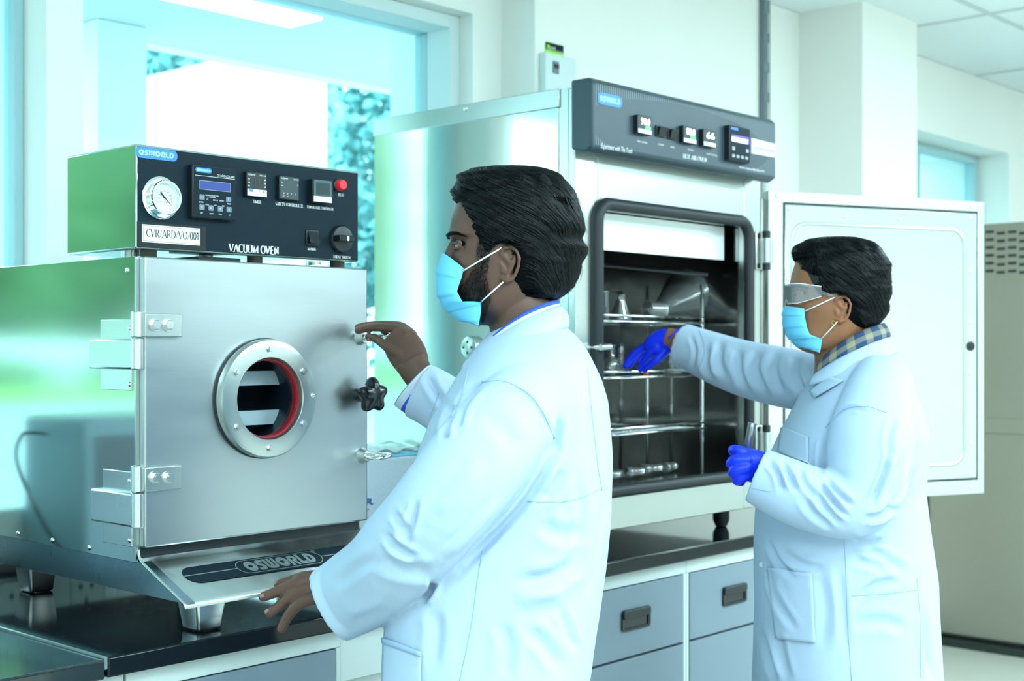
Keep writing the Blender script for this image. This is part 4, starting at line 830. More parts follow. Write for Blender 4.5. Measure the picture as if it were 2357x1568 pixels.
# open door
L0 = P(1768, 440, 3.955); L1 = P(2264, 467, 4.268); dz1 = CAMZ + .458; dz0 = CAMZ - .459
pA = np.array([L0[0], L0[1], 0]); pB = np.array([L1[0], L1[1], 0]); du = nrm(pB - pA); dn = np.array([du[1], -du[0], 0]);
if dn @ (C0 - pA) < 0: dn = -dn
FD = (pA, du, np.array([0, 0, 1.]), dn); DW = np.linalg.norm(pB - pA)
b = MB(); b.fbox(FD, 0, DW, dz0, dz1, -.07, -.004); OD = b.build('open_door', 'steel', HO, bevel=.003)
fw = .05; b = MB()
for q in ((0, DW, dz1 - fw * .62, dz1), (0, DW, dz0, dz0 + fw * .85), (0, fw, dz0 + fw * .85, dz1 - fw * .62), (DW - fw * .5, DW, dz0 + fw * .85, dz1 - fw * .62)): b.fbox(FD, q[0], q[1], q[2], q[3], -.004, .002)
b.build('door_frame', 'steel', OD, bevel=.001)
iu0, iu1, iz0, iz1 = fw + .001, DW - fw * .5 - .001, dz0 + fw * .85 + .001, dz1 - fw * .62 - .001
MB().fbox(FD, iu0, iu1, iz0, iz1, -.004, -.001).build('inner_seal', 'black_rubber', OD)
MB().fbox(FD, iu0 + .005, iu1 - .005, iz0 + .006, iz1 - .006, -.001, .004).build('inner_panel', mat('door_inner_steel', (.60, .64, .62), .20, .92, bump=.10, bscale=2.2), OD, bevel=.002)
b = MB(); b.tube([FD[0] + FD[1] * u + FD[2] * v + FD[3] * .0035 for u, v in rrect(iu0 + .03, iu1 - .055, iz0 + .05, iz1 - .06, .05, 8)], .006, 8, closed=True, flat=.55, refv=tuple(dn)); b.build('embossed_bead', mat('door_bead', (.50, .52, .46), .28, .9), OD, smooth=2)
def fd(u, v, h=.004): return FD[0] + FD[1] * u + FD[2] * v + FD[3] * h
for u, v in ((iu0 + .02, iz1 - .02), (iu0 + .22, iz1 - .035), (iu0 + .42, iz1 - .035), (iu1 - .03, iz1 - .02), (iu0 + .02, iz0 + .02), (iu1 - .03, iz0 + .02), (iu1 - .03, 1.66), (iu1 - .03, 1.50), (iu1 - .03, 1.34), (iu1 - .03, 1.12), (iu0 + .016, 1.62), (iu0 + .016, 1.3), (iu0 + .016, 1.1), (iu0 + .25, iz0 + .02), (iu0 + .48, iz0 + .02)): dome(fd(u, v), dn, .006, OD)
for u, v in ((.03, dz1 - .014), (DW - .05, dz1 - .014), (DW - .05, dz0 + .02), (.03, dz0 + .02)): dome(fd(u, v, .002), dn, .007, OD)
q0 = P(2235, 797, 4.24); uu = (q0 - pA) @ du; MB().lathe(fd(uu, q0[2]), dn, [(.015, 0), (.015, .003), (.012, .004)], 20).build('latch_socket', 'black', OD, smooth=True)
# hinge post and hinges
MB().box(HX1 + .0, HX1 + .022, HY - .004, HY + .05, hz0 + .01, cz0 - .035).build('hinge_post', mat('post_steel', (.30, .31, .28), .3, 1), HO, bevel=.003)
for v_ in (1.70, 1.14):
    o = MB().box(HX1 - .045, HX1 + .02, HY - .014, HY - .004, v_ - .055, v_ + .055).build('door_hinge', 'steel', HO, bevel=.003)
    q = onY(1764, 800, HY - .03); MB().cyl((q[0], HY - .03, v_ - .035), (0, 0, 1), .011, .07, 20).build('hinge_barrel', 'steel_light', o, smooth=True)
    for z_ in (v_ - .056, v_ + .036): MB().cyl((q[0], HY - .03, z_), (0, 0, 1), .012, .02, 20).build('hinge_cap', 'black', o, smooth=True)
    MB().box(q[0] - .01, q[0] + .03, HY - .036, HY - .028, v_ - .034, v_ + .034).build('hinge_leaf', 'steel', o, bevel=.002)
# ------------------------------------------------------------------ glassware
def hollow(o, ax, prof, n=28, th=.0016):
    b = MB(); b.lathe(o, ax, prof, n, cap=False); return b
def flask_conical(o, ax, R, H, neck, label, grp=None):
    b = hollow(o, ax, [(.001, 0), (R * .93, 0), (R, H * .03), (R * .98, H * .07), (neck * 1.05, H * .74), (neck, H * .8), (neck, H * .97), (neck * 1.22, H)]); ob = b.build('conical_flask', 'glass', smooth=2, solid=.0018); return tag(ob, label, 'flask', grp)
def flask_round(o, ax, R, neck, NL, label):
    prof = [(R * math.sin(a), R - R * math.cos(a)) for a in np.linspace(.01, math.pi - math.asin(neck / R), 18)] + [(neck, 2 * R + NL * .4), (neck, 2 * R + NL), (neck * 1.2, 2 * R + NL + .003)]
    ob = hollow(o, ax, prof).build('round_flask', 'glass', smooth=2, solid=.0018); return tag(ob, label, 'flask')
def beaker(o, ax, R, H, label, cat='beaker'):
    ob = hollow(o, ax, [(.001, 0), (R * .92, 0), (R, R * .1), (R, H * .95), (R * 1.08, H)]).build('glass_beaker', 'glass', smooth=2, solid=.0018); return tag(ob, label, cat)
zr1 = racks[0] + .005; zr2 = racks[1] + .005; zr3 = racks[2] + .005
p = onY(1600, 700, 2.30); R = .078; ax = nrm([-.86, -.30, -.0]);
flask_conical((p[0] - .0, 2.32, zr1 + .082), nrm([-.90, -.12, -.23]), .080, .25, .02, 'large conical flask lying on its side in the middle of the top rack')
p = onY(1648, 680, 2.32); flask_round((p[0] + .062, 2.36, zr1 + .078), nrm([-1, .35, -.05]), .075, .018, .06, 'big round glass flask at the right end of the top rack')
p = onY(1385, 700, 2.24); beaker((p[0] - .01, 2.25, zr1 + .001), (0, 0, 1), .033, .075, 'glass beaker at the left end of the top rack')
p = onY(1435, 700, 2.27); flask_conical((p[0], 2.28, zr1 + .001), (0, 0, 1), .03, .07, .012, 'small conical flask standing left of the large lying flask')
p = onY(1470, 700, 2.25); beaker((p[0] + .02, 2.235, zr1 + .030), nrm([1, -.1, 0]), .024, .06, 'small beaker lying in front of the large lying flask')
p = onY(1545, 840, 2.25); beaker((p[0], 2.245, zr2 + .001), (0, 0, 1), .026, .065, 'glass weighing bottle standing on the middle rack below the sleeve')
p = onY(1590, 840, 2.3); beaker((p[0], 2.32, zr2 + .001), (0, 0, 1), .022, .05, 'short glass beaker hidden behind the sleeve on the middle rack')
p = onY(1418, 840, 2.22); flask_round((p[0], 2.235, zr2 + .001), (0, 0, 1), .024, .009, .03, 'small round flask being picked up by the gloved hand')
p = onY(1398, 850, 2.22); beaker((p[0] - .004, 2.27, zr2 + .001), (0, 0, 1), .016, .035, 'tiny beaker at the left end of the middle rack')
o = MB().lathe((onY(1490, 868, 2.22)[0], 2.225, zr2 + .001), (0, 0, 1), [(.007, 0), (.007, .006), (.004, .009)], 12).build('orange_stopper', mat('orange_plastic', (.8, .12, .02), .4), smooth=True); tag(o, 'small orange stopper on the middle rack', 'stopper')
o = MB().lathe((onY(1505, 980, 2.23)[0], 2.26, zr3 + .001), (0, 0, 1), [(.007, 0), (.007, .006), (.004, .009)], 12).build('orange_stopper', 'red_print', smooth=True); tag(o, 'small orange-red stopper on the lowest rack', 'stopper')
p = onY(1560, 920, 2.4); flask_conical((p[0] - .02, 2.42, zr3 + .001), (0, 0, 1), .04, .10, .014, 'conical flask at the back of the lowest rack')
zf = oz0 + .002
def adapter(px, y_, L, seed, label):
    p = onY(px, 1100, y_); rs = np.random.RandomState(seed); ax = nrm([1, rs.uniform(-.3, .3), 0]); b = MB()
    b.lathe((p[0], y_, zf + .015), ax, [(.012, 0), (.014, .01), (.014, L * .3), (.009, L * .4), (.013, L * .5), (.009, L * .6), (.011, L * .7), (.011, L)], 18, cap=False)
    o = b.build('glass_adapter', 'glass', smooth=2, solid=.0016); tag(o, label, 'glassware')
adapter(1398, 2.20, .05, 1, 'stubby square-ended glass joint lying on the oven floor at left'); adapter(1440, 2.21, .08, 2, 'glass joint adapter lying second from left on the oven floor'); adapter(1480, 2.23, .09, 3, 'ribbed glass adapter in the middle of the oven floor')
adapter(1530, 2.22, .08, 4, 'slender glass adapter at the right end of the floor row'); adapter(1590, 2.36, .09, 5, 'glass adapter lying farther back on the oven floor'); adapter(1625, 2.33, .06, 6, 'short glass joint near the right rack support')
# ------------------------------------------------------------------ people
PX0, PY0, SCL = 1165.0, 620.0, .000721
class HeadFrame:      # template pixels of a profile head -> room
    def __init__(s, E, yaw=0, pitch=0, k=1.0):
        f = -Rv * math.cos(yaw) + Fv * math.sin(yaw); s.u = Uv.copy(); s.s = np.cross(s.u, f); s.f = f * math.cos(pitch) - s.u * math.sin(pitch); s.u = np.cross(s.f, s.s); s.E = np.asarray(E, float); s.k = k
        # s.s points to the person's left side (towards the camera)
    def __call__(s, px, py, side):
        px = np.asarray(px, float); py = np.asarray(py, float); side = np.asarray(side, float)
        return s.E + (PX0 - px)[..., None] * SCL * s.k * s.f + (PY0 - py)[..., None] * SCL * s.k * s.u + side[..., None] * s.k * s.s
HEAD = np.array([  # y, front, back, halfwidth
 (400, 1165, 1215, .012), (406, 1130, 1240, .030), (416, 1098, 1266, .046), (436, 1070, 1292, .061), (465, 1052, 1308, .070), (500, 1040, 1316, .0745), (528, 1035, 1318, .076), (545, 1034, 1317, .0765), (560, 1043, 1314, .0755),
 (580, 1043, 1308, .074), (610, 1040, 1296, .072), (640, 1038, 1280, .069), (670, 1038, 1262, .066), (695, 1040, 1244, .062), (716, 1046, 1222, .056), (732, 1058, 1198, .047), (742, 1076, 1175, .034), (749, 1098, 1150, .015)], float)
def rowsurf(R, y, phi, shrink=0.0, e=2.3):
    xf = np.interp(y, R[:, 0], R[:, 1]); xb = np.interp(y, R[:, 0], R[:, 2]); w = np.interp(y, R[:, 0], R[:, 3])
    xc = xf + .56 * (xb - xf); c, s = np.cos(phi), np.sin(phi)
    cc = np.sign(c) * np.abs(c) ** (2 / e); ss = np.sign(s) * np.abs(s) ** (2 / e)
    half = np.where(c > 0, xc - xf, xb - xc) - shrink / SCL
    return xc - half * cc, (w - shrink) * ss
def dentf(px, py, cx, cy, rx, ry): return np.exp(-(((px - cx) / rx) ** 2 + ((py - cy) / ry) ** 2))
def head_mesh(b, H):
    ys = np.unique(np.concatenate([np.linspace(400, 749, 70), [404]])); n = 96; V = []
    for y in ys:
        phi = np.linspace(0, 2 * np.pi, n, endpoint=False); px, s = rowsurf(HEAD, y, phi)
        d = -.010 * dentf(px, y, 1048, 566, 20, 13) - .004 * dentf(px, y, 1086, 545, 24, 28) + .004 * dentf(px, y, 1074, 606, 26, 20) + .005 * dentf(px, y, 1046, 544, 26, 9) - .004 * dentf(px, y, 1095, 660, 30, 30)
        front = (np.cos(phi) > -.2) & (np.abs(s) > .008)
        s2 = s + np.where(front, d * np.sign(s), 0); px2 = px + np.where(front & (px < 1075), -d * .8 / SCL, 0)
        V.append(H(px2, np.full(n, y), s2))
    k = len(ys); f = [(j * n + i, j * n + (i + 1) % n, (j + 1) * n + (i + 1) % n, (j + 1) * n + i) for j in range(k - 1) for i in range(n)]
    b.add([tuple(p) for r in V for p in r], f + [tuple(range(n))[::-1], tuple(range((k - 1) * n, k * n))])
def L3(H, pts): return [H(np.array(p[0]), np.array(p[1]), np.array(p[2])) for p in pts]
def capsule(b, pts, r, n=12):   # tube with rounded ends
    pts = [np.asarray(p, float) for p in pts]; r = list(r) if hasattr(r, '__len__') else [r] * len(pts)
    d0 = nrm(pts[0] - pts[1]); d1 = nrm(pts[-1] - pts[-2])
    P_ = [pts[0] + d0 * r[0] * t for t in (.95, .75, .4)] + pts + [pts[-1] + d1 * r[-1] * t for t in (.4, .75, .95)]
    R_ = [r[0] * t for t in (.3, .66, .92)] + r + [r[-1] * t for t in (.92, .66, .3)]
    b.tube(P_, R_, n)
def face_parts(b, H, side=1):
    # nose, ears, lids, lips, all grown into the head
    capsule(b, L3(H, [(1045, 556, 0), (1036, 575, 0), (1028, 600, 0), (1024, 620, 0)]), [.006, .0065, .0085, .0100])
    for sg in (1, -1):
        capsule(b, L3(H, [(1032, 628, .009 * sg), (1037, 630, .014 * sg)]), [.006, .005])
        capsule(b, L3(H, [(1041, 563, .018 * sg), (1046, 562, .026 * sg), (1053, 563, .036 * sg), (1063, 568, .042 * sg)]), [.0024, .0030, .0030, .0024], 8)
        capsule(b, L3(H, [(1044, 574, .020 * sg), (1048, 575.5, .028 * sg), (1056, 575, .037 * sg), (1063, 571, .042 * sg)]), [.0024, .0028, .0028, .0024], 8)
        # ear: plate, helix rim, antihelix, lobe, tragus
        o = .0665 * sg; q = .0125 * sg
        ring = [(1150, 604, o), (1153, 588, o + q * .6), (1163, 578, o + q * .9), (1177, 577, o + q * 1.15), (1189, 586, o + q * 1.35), (1195, 602, o + q * 1.45), (1193, 620, o + q * 1.3), (1187, 636, o + q * 1.05), (1178, 648, o + q * .75)]
        capsule(b, L3(H, ring), [.0028, .0034, .0036, .0036, .0036, .0036, .0034, .0034, .004], 8)
        capsule(b, L3(H, [(1178, 648, o + q * .7), (1166, 651, o + q * .5), (1156, 646, o + q * .2)]), [.0048, .0062, .0046], 10)
        capsule(b, L3(H, [(1184, 596, o + q * .85), (1184, 612, o + q * .9), (1177, 628, o + q * .75), (1168, 638, o + q * .55)]), [.0026, .0030, .0030, .0028], 8)
        capsule(b, L3(H, [(1154, 614, o + q * .3), (1158, 622, o + q * .45), (1157, 632, o + q * .35)]), [.003, .004, .003], 8)
        pl = L3(H, [(1165, 598, o + q * .1), (1178, 610, o + q * .35), (1170, 632, o + q * .1)]); capsule(b, pl, [.009, .009, .008], 10)
    for yy, rr in ((668, .006), (680, .007)): capsule(b, L3(H, [(1048, yy, -.022), (1036, yy, -.010), (1033, yy, 0), (1036, yy, .010), (1048, yy, .022)]), [.003, rr, rr, rr, .003])
def ellipse_loft(b, rings, n=40):   # rings: (centre, axis_u*ru, axis_v*rv, exponent)
    V = []
    for c, u, v, e in rings:
        for i in range(n):
            a = 2 * math.pi * i / n; ca, sa = math.cos(a), math.sin(a)
            V.append(np.asarray(c) + np.asarray(u) * math.copysign(abs(ca) ** (2 / e), ca) + np.asarray(v) * math.copysign(abs(sa) ** (2 / e), sa))
    k = len(rings); b.add(V, [(j * n + i, j * n + (i + 1) % n, (j + 1) * n + (i + 1) % n, (j + 1) * n + i) for j in range(k - 1) for i in range(n)] + [tuple(range(n))[::-1], tuple(range((k - 1) * n, k * n))])
def limb(b, pts, n=40, depth=1.0, sub=4, cavity=0, wall=.004):
    """pts: (px, py, z, r_px[, depth_m]); a tube through those points, elliptic across the line of sight"""
    Q = smooth_path([np.array([p[0], p[1], p[2], p[3], (p[4] if len(p) > 4 else p[3] * p[2] / FPX * depth)]) for p in pts], sub); C_ = [P(q[0], q[1], q[2]) for q in Q]; rings = []
    for i, q in enumerate(Q):
        t = nrm(C_[min(i + 1, len(Q) - 1)] - C_[max(i - 1, 0)]); v = nrm(C_[i] - C0); v = nrm(v - t * (v @ t)); u = np.cross(t, v); rings.append((C_[i], u * q[3] * q[2] / FPX, v * q[4], 2.1))
    if cavity:
        c, u, v, e = rings[-1]; t = nrm(C_[-1] - C_[-2]); ru = np.linalg.norm(u); rv = np.linalg.norm(v); L = rings[:]
        L.append((c + t * wall * .5, u * (1 - wall * .6 / ru), v * (1 - wall * .6 / rv), e)); L.append((c, u * (1 - wall * 1.3 / ru), v * (1 - wall * 1.3 / rv), e))
        for d in np.linspace(.004, cavity, 5): L.append((c - t * d, u * (1 - wall * 1.5 / ru), v * (1 - wall * 1.5 / rv), e))
        rings = L
    ellipse_loft(b, rings, n)
def remesh(b, voxel, smooth=3, fac=.5):
    me = bpy.data.meshes.new('tmp'); me.from_pydata(b.v, [], b.f); bm = bmesh.new(); bm.from_mesh(me); bmesh.ops.recalc_face_normals(bm, faces=bm.faces); bm.to_mesh(me); bm.free()
    o = bpy.data.objects.new('tmp', me); COL.objects.link(o)
    md = o.modifiers.new('r', 'REMESH'); md.mode = 'VOXEL'; md.voxel_size = voxel; md.adaptivity = 0
    ms = o.modifiers.new('s', 'SMOOTH'); ms.iterations = smooth; ms.factor = fac
    dg = bpy.context.evaluated_depsgraph_get(); ev = bpy.data.meshes.new_from_object(o.evaluated_get(dg)); bpy.data.objects.remove(o); bpy.data.meshes.remove(me)
    return ev
def co(me): a = np.empty(len(me.vertices) * 3, 'f'); me.vertices.foreach_get('co', a); return a.reshape(-1, 3).astype(float)
def setco(me, a): me.vertices.foreach_set('co', a.astype('f').ravel()); me.update()
def vno(me):
    a = np.empty(len(me.vertices) * 3, 'f'); me.vertices.foreach_get('normal', a); return a.reshape(-1, 3).astype(float)
def segdist(p, poly):   # 2d distance to a polyline, and position along it 0..1
    best = np.full(len(p), 1e9); tt = np.zeros(len(p)); poly = np.array(poly, float); L = np.r_[0, np.cumsum(np.hypot(*np.diff(poly, axis=0).T))]
    for i in range(len(poly) - 1):
        a, c = poly[i], poly[i + 1]; d = c - a; t = np.clip(((p - a) @ d) / (d @ d), 0, 1); q = a + t[:, None] * d; ds = np.hypot(*(p - q).T); m = ds < best; best[m] = ds[m]; tt[m] = ((L[i] + t * (L[i + 1] - L[i])) / L[-1])[m]
    return best, tt
def folds(me, lst, amp=1.0):
    """lst: (polyline px, width px, depth mm); creases pressed into (or raised from) the camera-facing cloth, fading at their ends"""
    v = co(me); n = vno(me); q = proj(v); view = v - C0; view /= np.linalg.norm(view, axis=1)[:, None]; fac = np.clip(-(n * view).sum(1) * 2.0, 0, 1)
    D = np.zeros(len(v))
    for poly, w, d in lst:
        pl = smooth_path([np.array(a, float) for a in poly], 5) if len(poly) > 2 else poly
        lo = np.min(pl, 0) - 3 * w; hi = np.max(pl, 0) + 3 * w; m = (q[:, 0] > lo[0]) & (q[:, 0] < hi[0]) & (q[:, 1] > lo[1]) & (q[:, 1] < hi[1]); ix = np.where(m)[0]
        if not len(ix): continue
        ds, t = segdist(q[ix, :2], pl); D[ix] += d * .001 * np.exp(-(ds / w) ** 2) * np.clip(np.sin(np.pi * np.clip(t, .02, .98)) * 1.6, 0, 1)
        D[ix] += -d * .0005 * np.exp(-((ds - 1.7 * w) / (w * .8)) ** 2) * np.clip(np.sin(np.pi * np.clip(t, .02, .98)) * 1.6, 0, 1)
    setco(me, v - n * (D * fac * amp)[:, None])
def wrinkle(me, seed, amp=.0022, sc=9.0):
    v = co(me); n = vno(me); rs = np.random.RandomState(seed); D = np.zeros(len(v))
    for k_ in range(7):
        d = rs.normal(size=3); d /= np.linalg.norm(d); fr = sc * (1 + k_ * .8); ph = rs.uniform(0, 6.28); d2 = rs.normal(size=3); D += np.sin((v @ d) * fr + ph + 1.5 * np.sin((v @ d2) * fr * .45)) / (1 + k_ * .7)
    setco(me, v + n * (D * amp * .5)[:, None])
def finish(me, name, m, parent, label=None):
    off = np.array(worldloc(parent)) if parent else 0; setco(me, co(me) - off); me.name = name; me.materials.clear()
    for q in (m if isinstance(m, list) else [m]): me.materials.append(M[q] if isinstance(q, str) else q)
    me.shade_smooth(); o = bpy.data.objects.new(name, me); COL.objects.link(o); o.parent = parent
    if label: o['label'] = label
    return o
def surface_of(me_list):
    V = []; Fc = []; k = 0
    for me in me_list:
        v = co(me); V += [tuple(a) for a in v]; Fc += [tuple(k + i for i in p.vertices) for p in me.polygons]; k += len(v)
    return BVHTree.FromPolygons(V, Fc)
def hit(bv, px, py, off=.0):
    r = nrm(ray(px, py)); h = bv.ray_cast(Vector(C0), Vector(r))
    if h[0] is None: return None
    n_ = np.array(h[1]); n_ = n_ if n_ @ r < 0 else -n_
    return np.array(h[0]) + n_ * off
def drape(bv, poly, nu, nv, off=.002):
    """quad corners (px) tl, tr, br, bl laid on the cloth as a sheet"""
    tl, tr, br, bl = [np.array(p, float) for p in poly]; G = []
    for i in range(nv + 1):
        row = []
        for j in range(nu + 1):
            s_, t_ = j / nu, i / nv; p = (tl * (1 - s_) + tr * s_) * (1 - t_) + (bl * (1 - s_) + br * s_) * t_; h_ = hit(bv, p[0], p[1], off); row.append(h_)
        G.append(row)
    for row in G:
        last = None
        for j, p in enumerate(row):
            if p is None: row[j] = last if last is not None else next((x for x in row if x is not None), None)
            last = row[j]
    return [r for r in G if r[0] is not None]
def seam(bv, pts, r=.0012, off=.0008, n=40):
    pts = smooth_path(pts, 8) if len(pts) > 2 else [np.array(pts[0]) * (1 - t) + np.array(pts[1]) * t for t in np.linspace(0, 1, n)]
    o = [hit(bv, p[0], p[1], off) for p in pts]; return [p for p in o if p is not None]
def inpoly(px, py, poly):
    px = np.asarray(px, float); py = np.asarray(py, float); c = np.zeros(px.shape, bool); j = len(poly) - 1
    for i in range(len(poly)):
        xi, yi = poly[i]; xj, yj = poly[j]; m = ((yi > py) != (yj > py)) & (px < (xj - xi) * (py - yi) / (yj - yi + 1e-9) + xi); c ^= m; j = i
    return c
def make_hair(H, rows, poly, parent, seed, nstr=3600, flow=None, ridges=()):
    rows = np.array(rows, float); ys = np.linspace(rows[0, 0], rows[-1, 0], 110); n = 150
    rs = np.random.RandomState(seed); ph = rs.uniform(0, 6.28, 12)
    def surf(y, phi, off=0.0):
        px, s = rowsurf(rows, y, phi, -off, e=2.15)
        wav = .0022 * np.sin(px * .11 - y * .05 + 1.2 * np.sin(px * .03) + ph[4]) * np.clip((475 - y) / 50, 0, 1) + .0014 * np.sin(px * .030 + y * .09 + ph[0]) + .0009 * np.sin(px * .04 - y * .13 + ph[1]) + .0005 * np.sin(px * .02 + y * .35 + ph[2])
        for pl, w, d in ridges:
            ds, t = segdist(np.stack([np.ravel(px), np.ravel(np.broadcast_to(y, np.shape(px)))], 1), pl); wav = wav - d * .001 * np.exp(-(ds.reshape(np.shape(px)) / w) ** 2) * (np.abs(s) > .02)
        px0, s0 = rowsurf(HEAD, np.clip(y, 400, 760), phi, .006)
        sd, _ = segdist(np.stack([np.ravel(px), np.ravel(np.broadcast_to(y, np.shape(px)))], 1), poly + [poly[0]]); sd = sd.reshape(np.shape(px)); ins = inpoly(px, np.broadcast_to(y, np.shape(px)), poly)
        t = np.clip(np.where(ins, sd, -sd) / 9.0 + .35 + .25 * np.sin(px * .5 + y * .4), 0, 1); t = t * t * (3 - 2 * t)
        cx = .5 * (px + px0)
        k = 1 + wav / .085
        px = 1190 + (px - 1190) * k; s = s * k
        return px0 * (1 - t) + px * t, s0 * (1 - t) + s * t, t
    V = []
    for y in ys:
        phi = np.linspace(0, 2 * np.pi, n, endpoint=False); px, s, t = surf(np.full(n, y), phi); V.append(H(px, np.full(n, y), s))
    k = len(ys); b = MB(); b.add([tuple(p) for r in V for p in r], [(j * n + i, j * n + (i + 1) % n, (j + 1) * n + (i + 1) % n, (j + 1) * n + i) for j in range(k - 1) for i in range(n)] + [tuple(range(n))[::-1]])
    hm = b.build('hair', 'hair', parent, smooth=2)
    # strands
    b = MB(); N = nstr; Y0 = rs.uniform(rows[0, 0] + .3, rows[-1, 0] - 8, N); frac = rs.uniform(0, 1, N); Y0 = rows[0, 0] + (Y0 - rows[0, 0]) ** 1.0; PH = rs.uniform(0, 2 * np.pi, N)
    Vs = []; Fs = []; steps = 7; y = Y0.copy(); phi = PH.copy(); path = []; lift = rs.uniform(.0, .004, N) * (rs.uniform(0, 1, N) ** 2) + .010 * (rs.uniform(0, 1, N) > .965) * rs.uniform(.3, 1, N); ln = rs.uniform(.5, 1.2, N)
    alive = None
    for st in range(steps):
        px, s, t = surf(y, phi, .0006 + lift * (st / steps) ** 1.3)
        if alive is None: alive = t > .85
        path.append(H(px, y, s)); dphi, dy = flow(px, y, s, phi)
        y = np.clip(y + dy * ln, rows[0, 0], rows[-1, 0] - 1); phi = phi + dphi * ln + rs.normal(0, .006, N)
    path = np.array(path)[:, alive]; N = path.shape[1]; wd = rs.uniform(.00025, .00055, N)
    nrmv = path[0] - H(np.array(1190.), np.array(560.), np.array(0.)); nrmv /= np.linalg.norm(nrmv, axis=1)[:, None]
    VV = []
    for st in range(steps):
        tgt = path[min(st + 1, steps - 1)] - path[max(st - 1, 0)]; tgt /= np.linalg.norm(tgt, axis=1)[:, None] + 1e-9; sd = np.cross(tgt, nrmv); sd /= np.linalg.norm(sd, axis=1)[:, None] + 1e-9; w = (wd * (1 - (st / (steps - .5)) ** 2))[:, None]
        VV += [path[st] - sd * w, path[st] + nrmv * w * 1.1, path[st] + sd * w]
    VV = np.array(VV).transpose(1, 0, 2); K = steps * 3
    fb = []
    for st in range(steps - 1):
        a = st * 3; c = a + 3; fb += [(a, a + 1, c + 1, c), (a + 1, a + 2, c + 2, c + 1)]
    b.v = [tuple(p) for p in VV.reshape(-1, 3)]; b.f = [tuple(i * K + q for q in f) for i in range(N) for f in fb]
    o = b.build('hair_strands', 'hair_strand', hm, smooth=2, recalc=False); o['kind'] = 'stuff'
    return hm
def short_hairs(H, poly, parent, seed, N, ln, dirpx, name, m='hair_strand', off=0.0005, jit=.35, wdt=.0002, rows=HEAD, sides=(1, -1), e=2.3):
    rs = np.random.RandomState(seed); pp = np.array(poly); q = rs.uniform(pp.min(0), pp.max(0), (N * 3, 2)); q = q[inpoly(q[:, 0], q[:, 1], poly)][:N]; b = MB()
    for sg in sides:
        y = q[:, 1]; xf = np.interp(y, rows[:, 0], rows[:, 1]); xb = np.interp(y, rows[:, 0], rows[:, 2]); w = np.interp(y, rows[:, 0], rows[:, 3]); xc = xf + .56 * (xb - xf)
        def S(px, y, of):
            half = np.where(px < xc, xc - xf, xb - xc); c = np.clip(np.abs(px - xc) / half, 0, .999); return H(px, y, sg * (w + of) * (1 - c ** e) ** (1 / e))
        d = np.array(dirpx, float) + rs.normal(0, jit, (len(q), 2)); d /= np.linalg.norm(d, axis=1)[:, None]; L = ln * rs.uniform(.5, 1.2, len(q))
        p0 = S(q[:, 0], y, off * 0 - .0003); p1 = S(q[:, 0] + d[:, 0] * L * .5, y + d[:, 1] * L * .5, off * 1.2); p2 = S(q[:, 0] + d[:, 0] * L, y + d[:, 1] * L, off * 2.2)
        sd = np.cross(p2 - p0, H.s * sg); sd /= np.linalg.norm(sd, axis=1)[:, None] + 1e-9
        VV = np.stack([p0 - sd * wdt, p0 + sd * wdt, p1 + sd * wdt * .8, p1 - sd * wdt * .8, p2], 1); k = len(b.v); b.v += [tuple(a) for a in VV.reshape(-1, 3)]; b.f += [f for i in range(len(q)) for f in ((k + 5 * i, k + 5 * i + 1, k + 5 * i + 2, k + 5 * i + 3), (k + 5 * i + 3, k + 5 * i + 2, k + 5 * i + 4))]
    o = b.build(name, m, parent, recalc=False); o['kind'] = 'stuff'; return o
def make_mask(H, C, E, parent, wmax=.060):
    """C: profile points (v,px,py), E: side-edge points (v,px,py,side)"""
    C = np.array(C, float); E = np.array(E, float); vs = np.linspace(0, 1, 60); G = []
    for v in vs:
        c = np.array([np.interp(v, C[:, 0], C[:, k]) for k in (1, 2)]); e_ = np.array([np.interp(v, E[:, 0], E[:, k]) for k in (1, 2, 3)])
        row = []
        pleat = .0030 * ((v * 4.2) % 1.0 - .5)
        for u in np.linspace(-1, 1, 49):
            a = abs(u) * math.pi / 2; px = c[0] + (e_[0] - c[0]) * (1 - math.cos(a)) ** .9; py = c[1] + (e_[1] - c[1]) * (1 - math.cos(a)); s = math.sin(a) ** .9 * e_[2] * (1 if u > 0 else -1)
            p = H(np.array(px), np.array(py), np.array(s)); ctr = H(np.array(1120.), np.array(660.), np.array(0.)); p = p + nrm(p - ctr) * pleat * (1 - abs(u) ** 6); row.append(p)
        G.append(row)
    b = MB(); b.grid(G); o = b.build('face_mask', 'mask', parent, smooth=2, solid=.0012, solid_off=1)
    return o
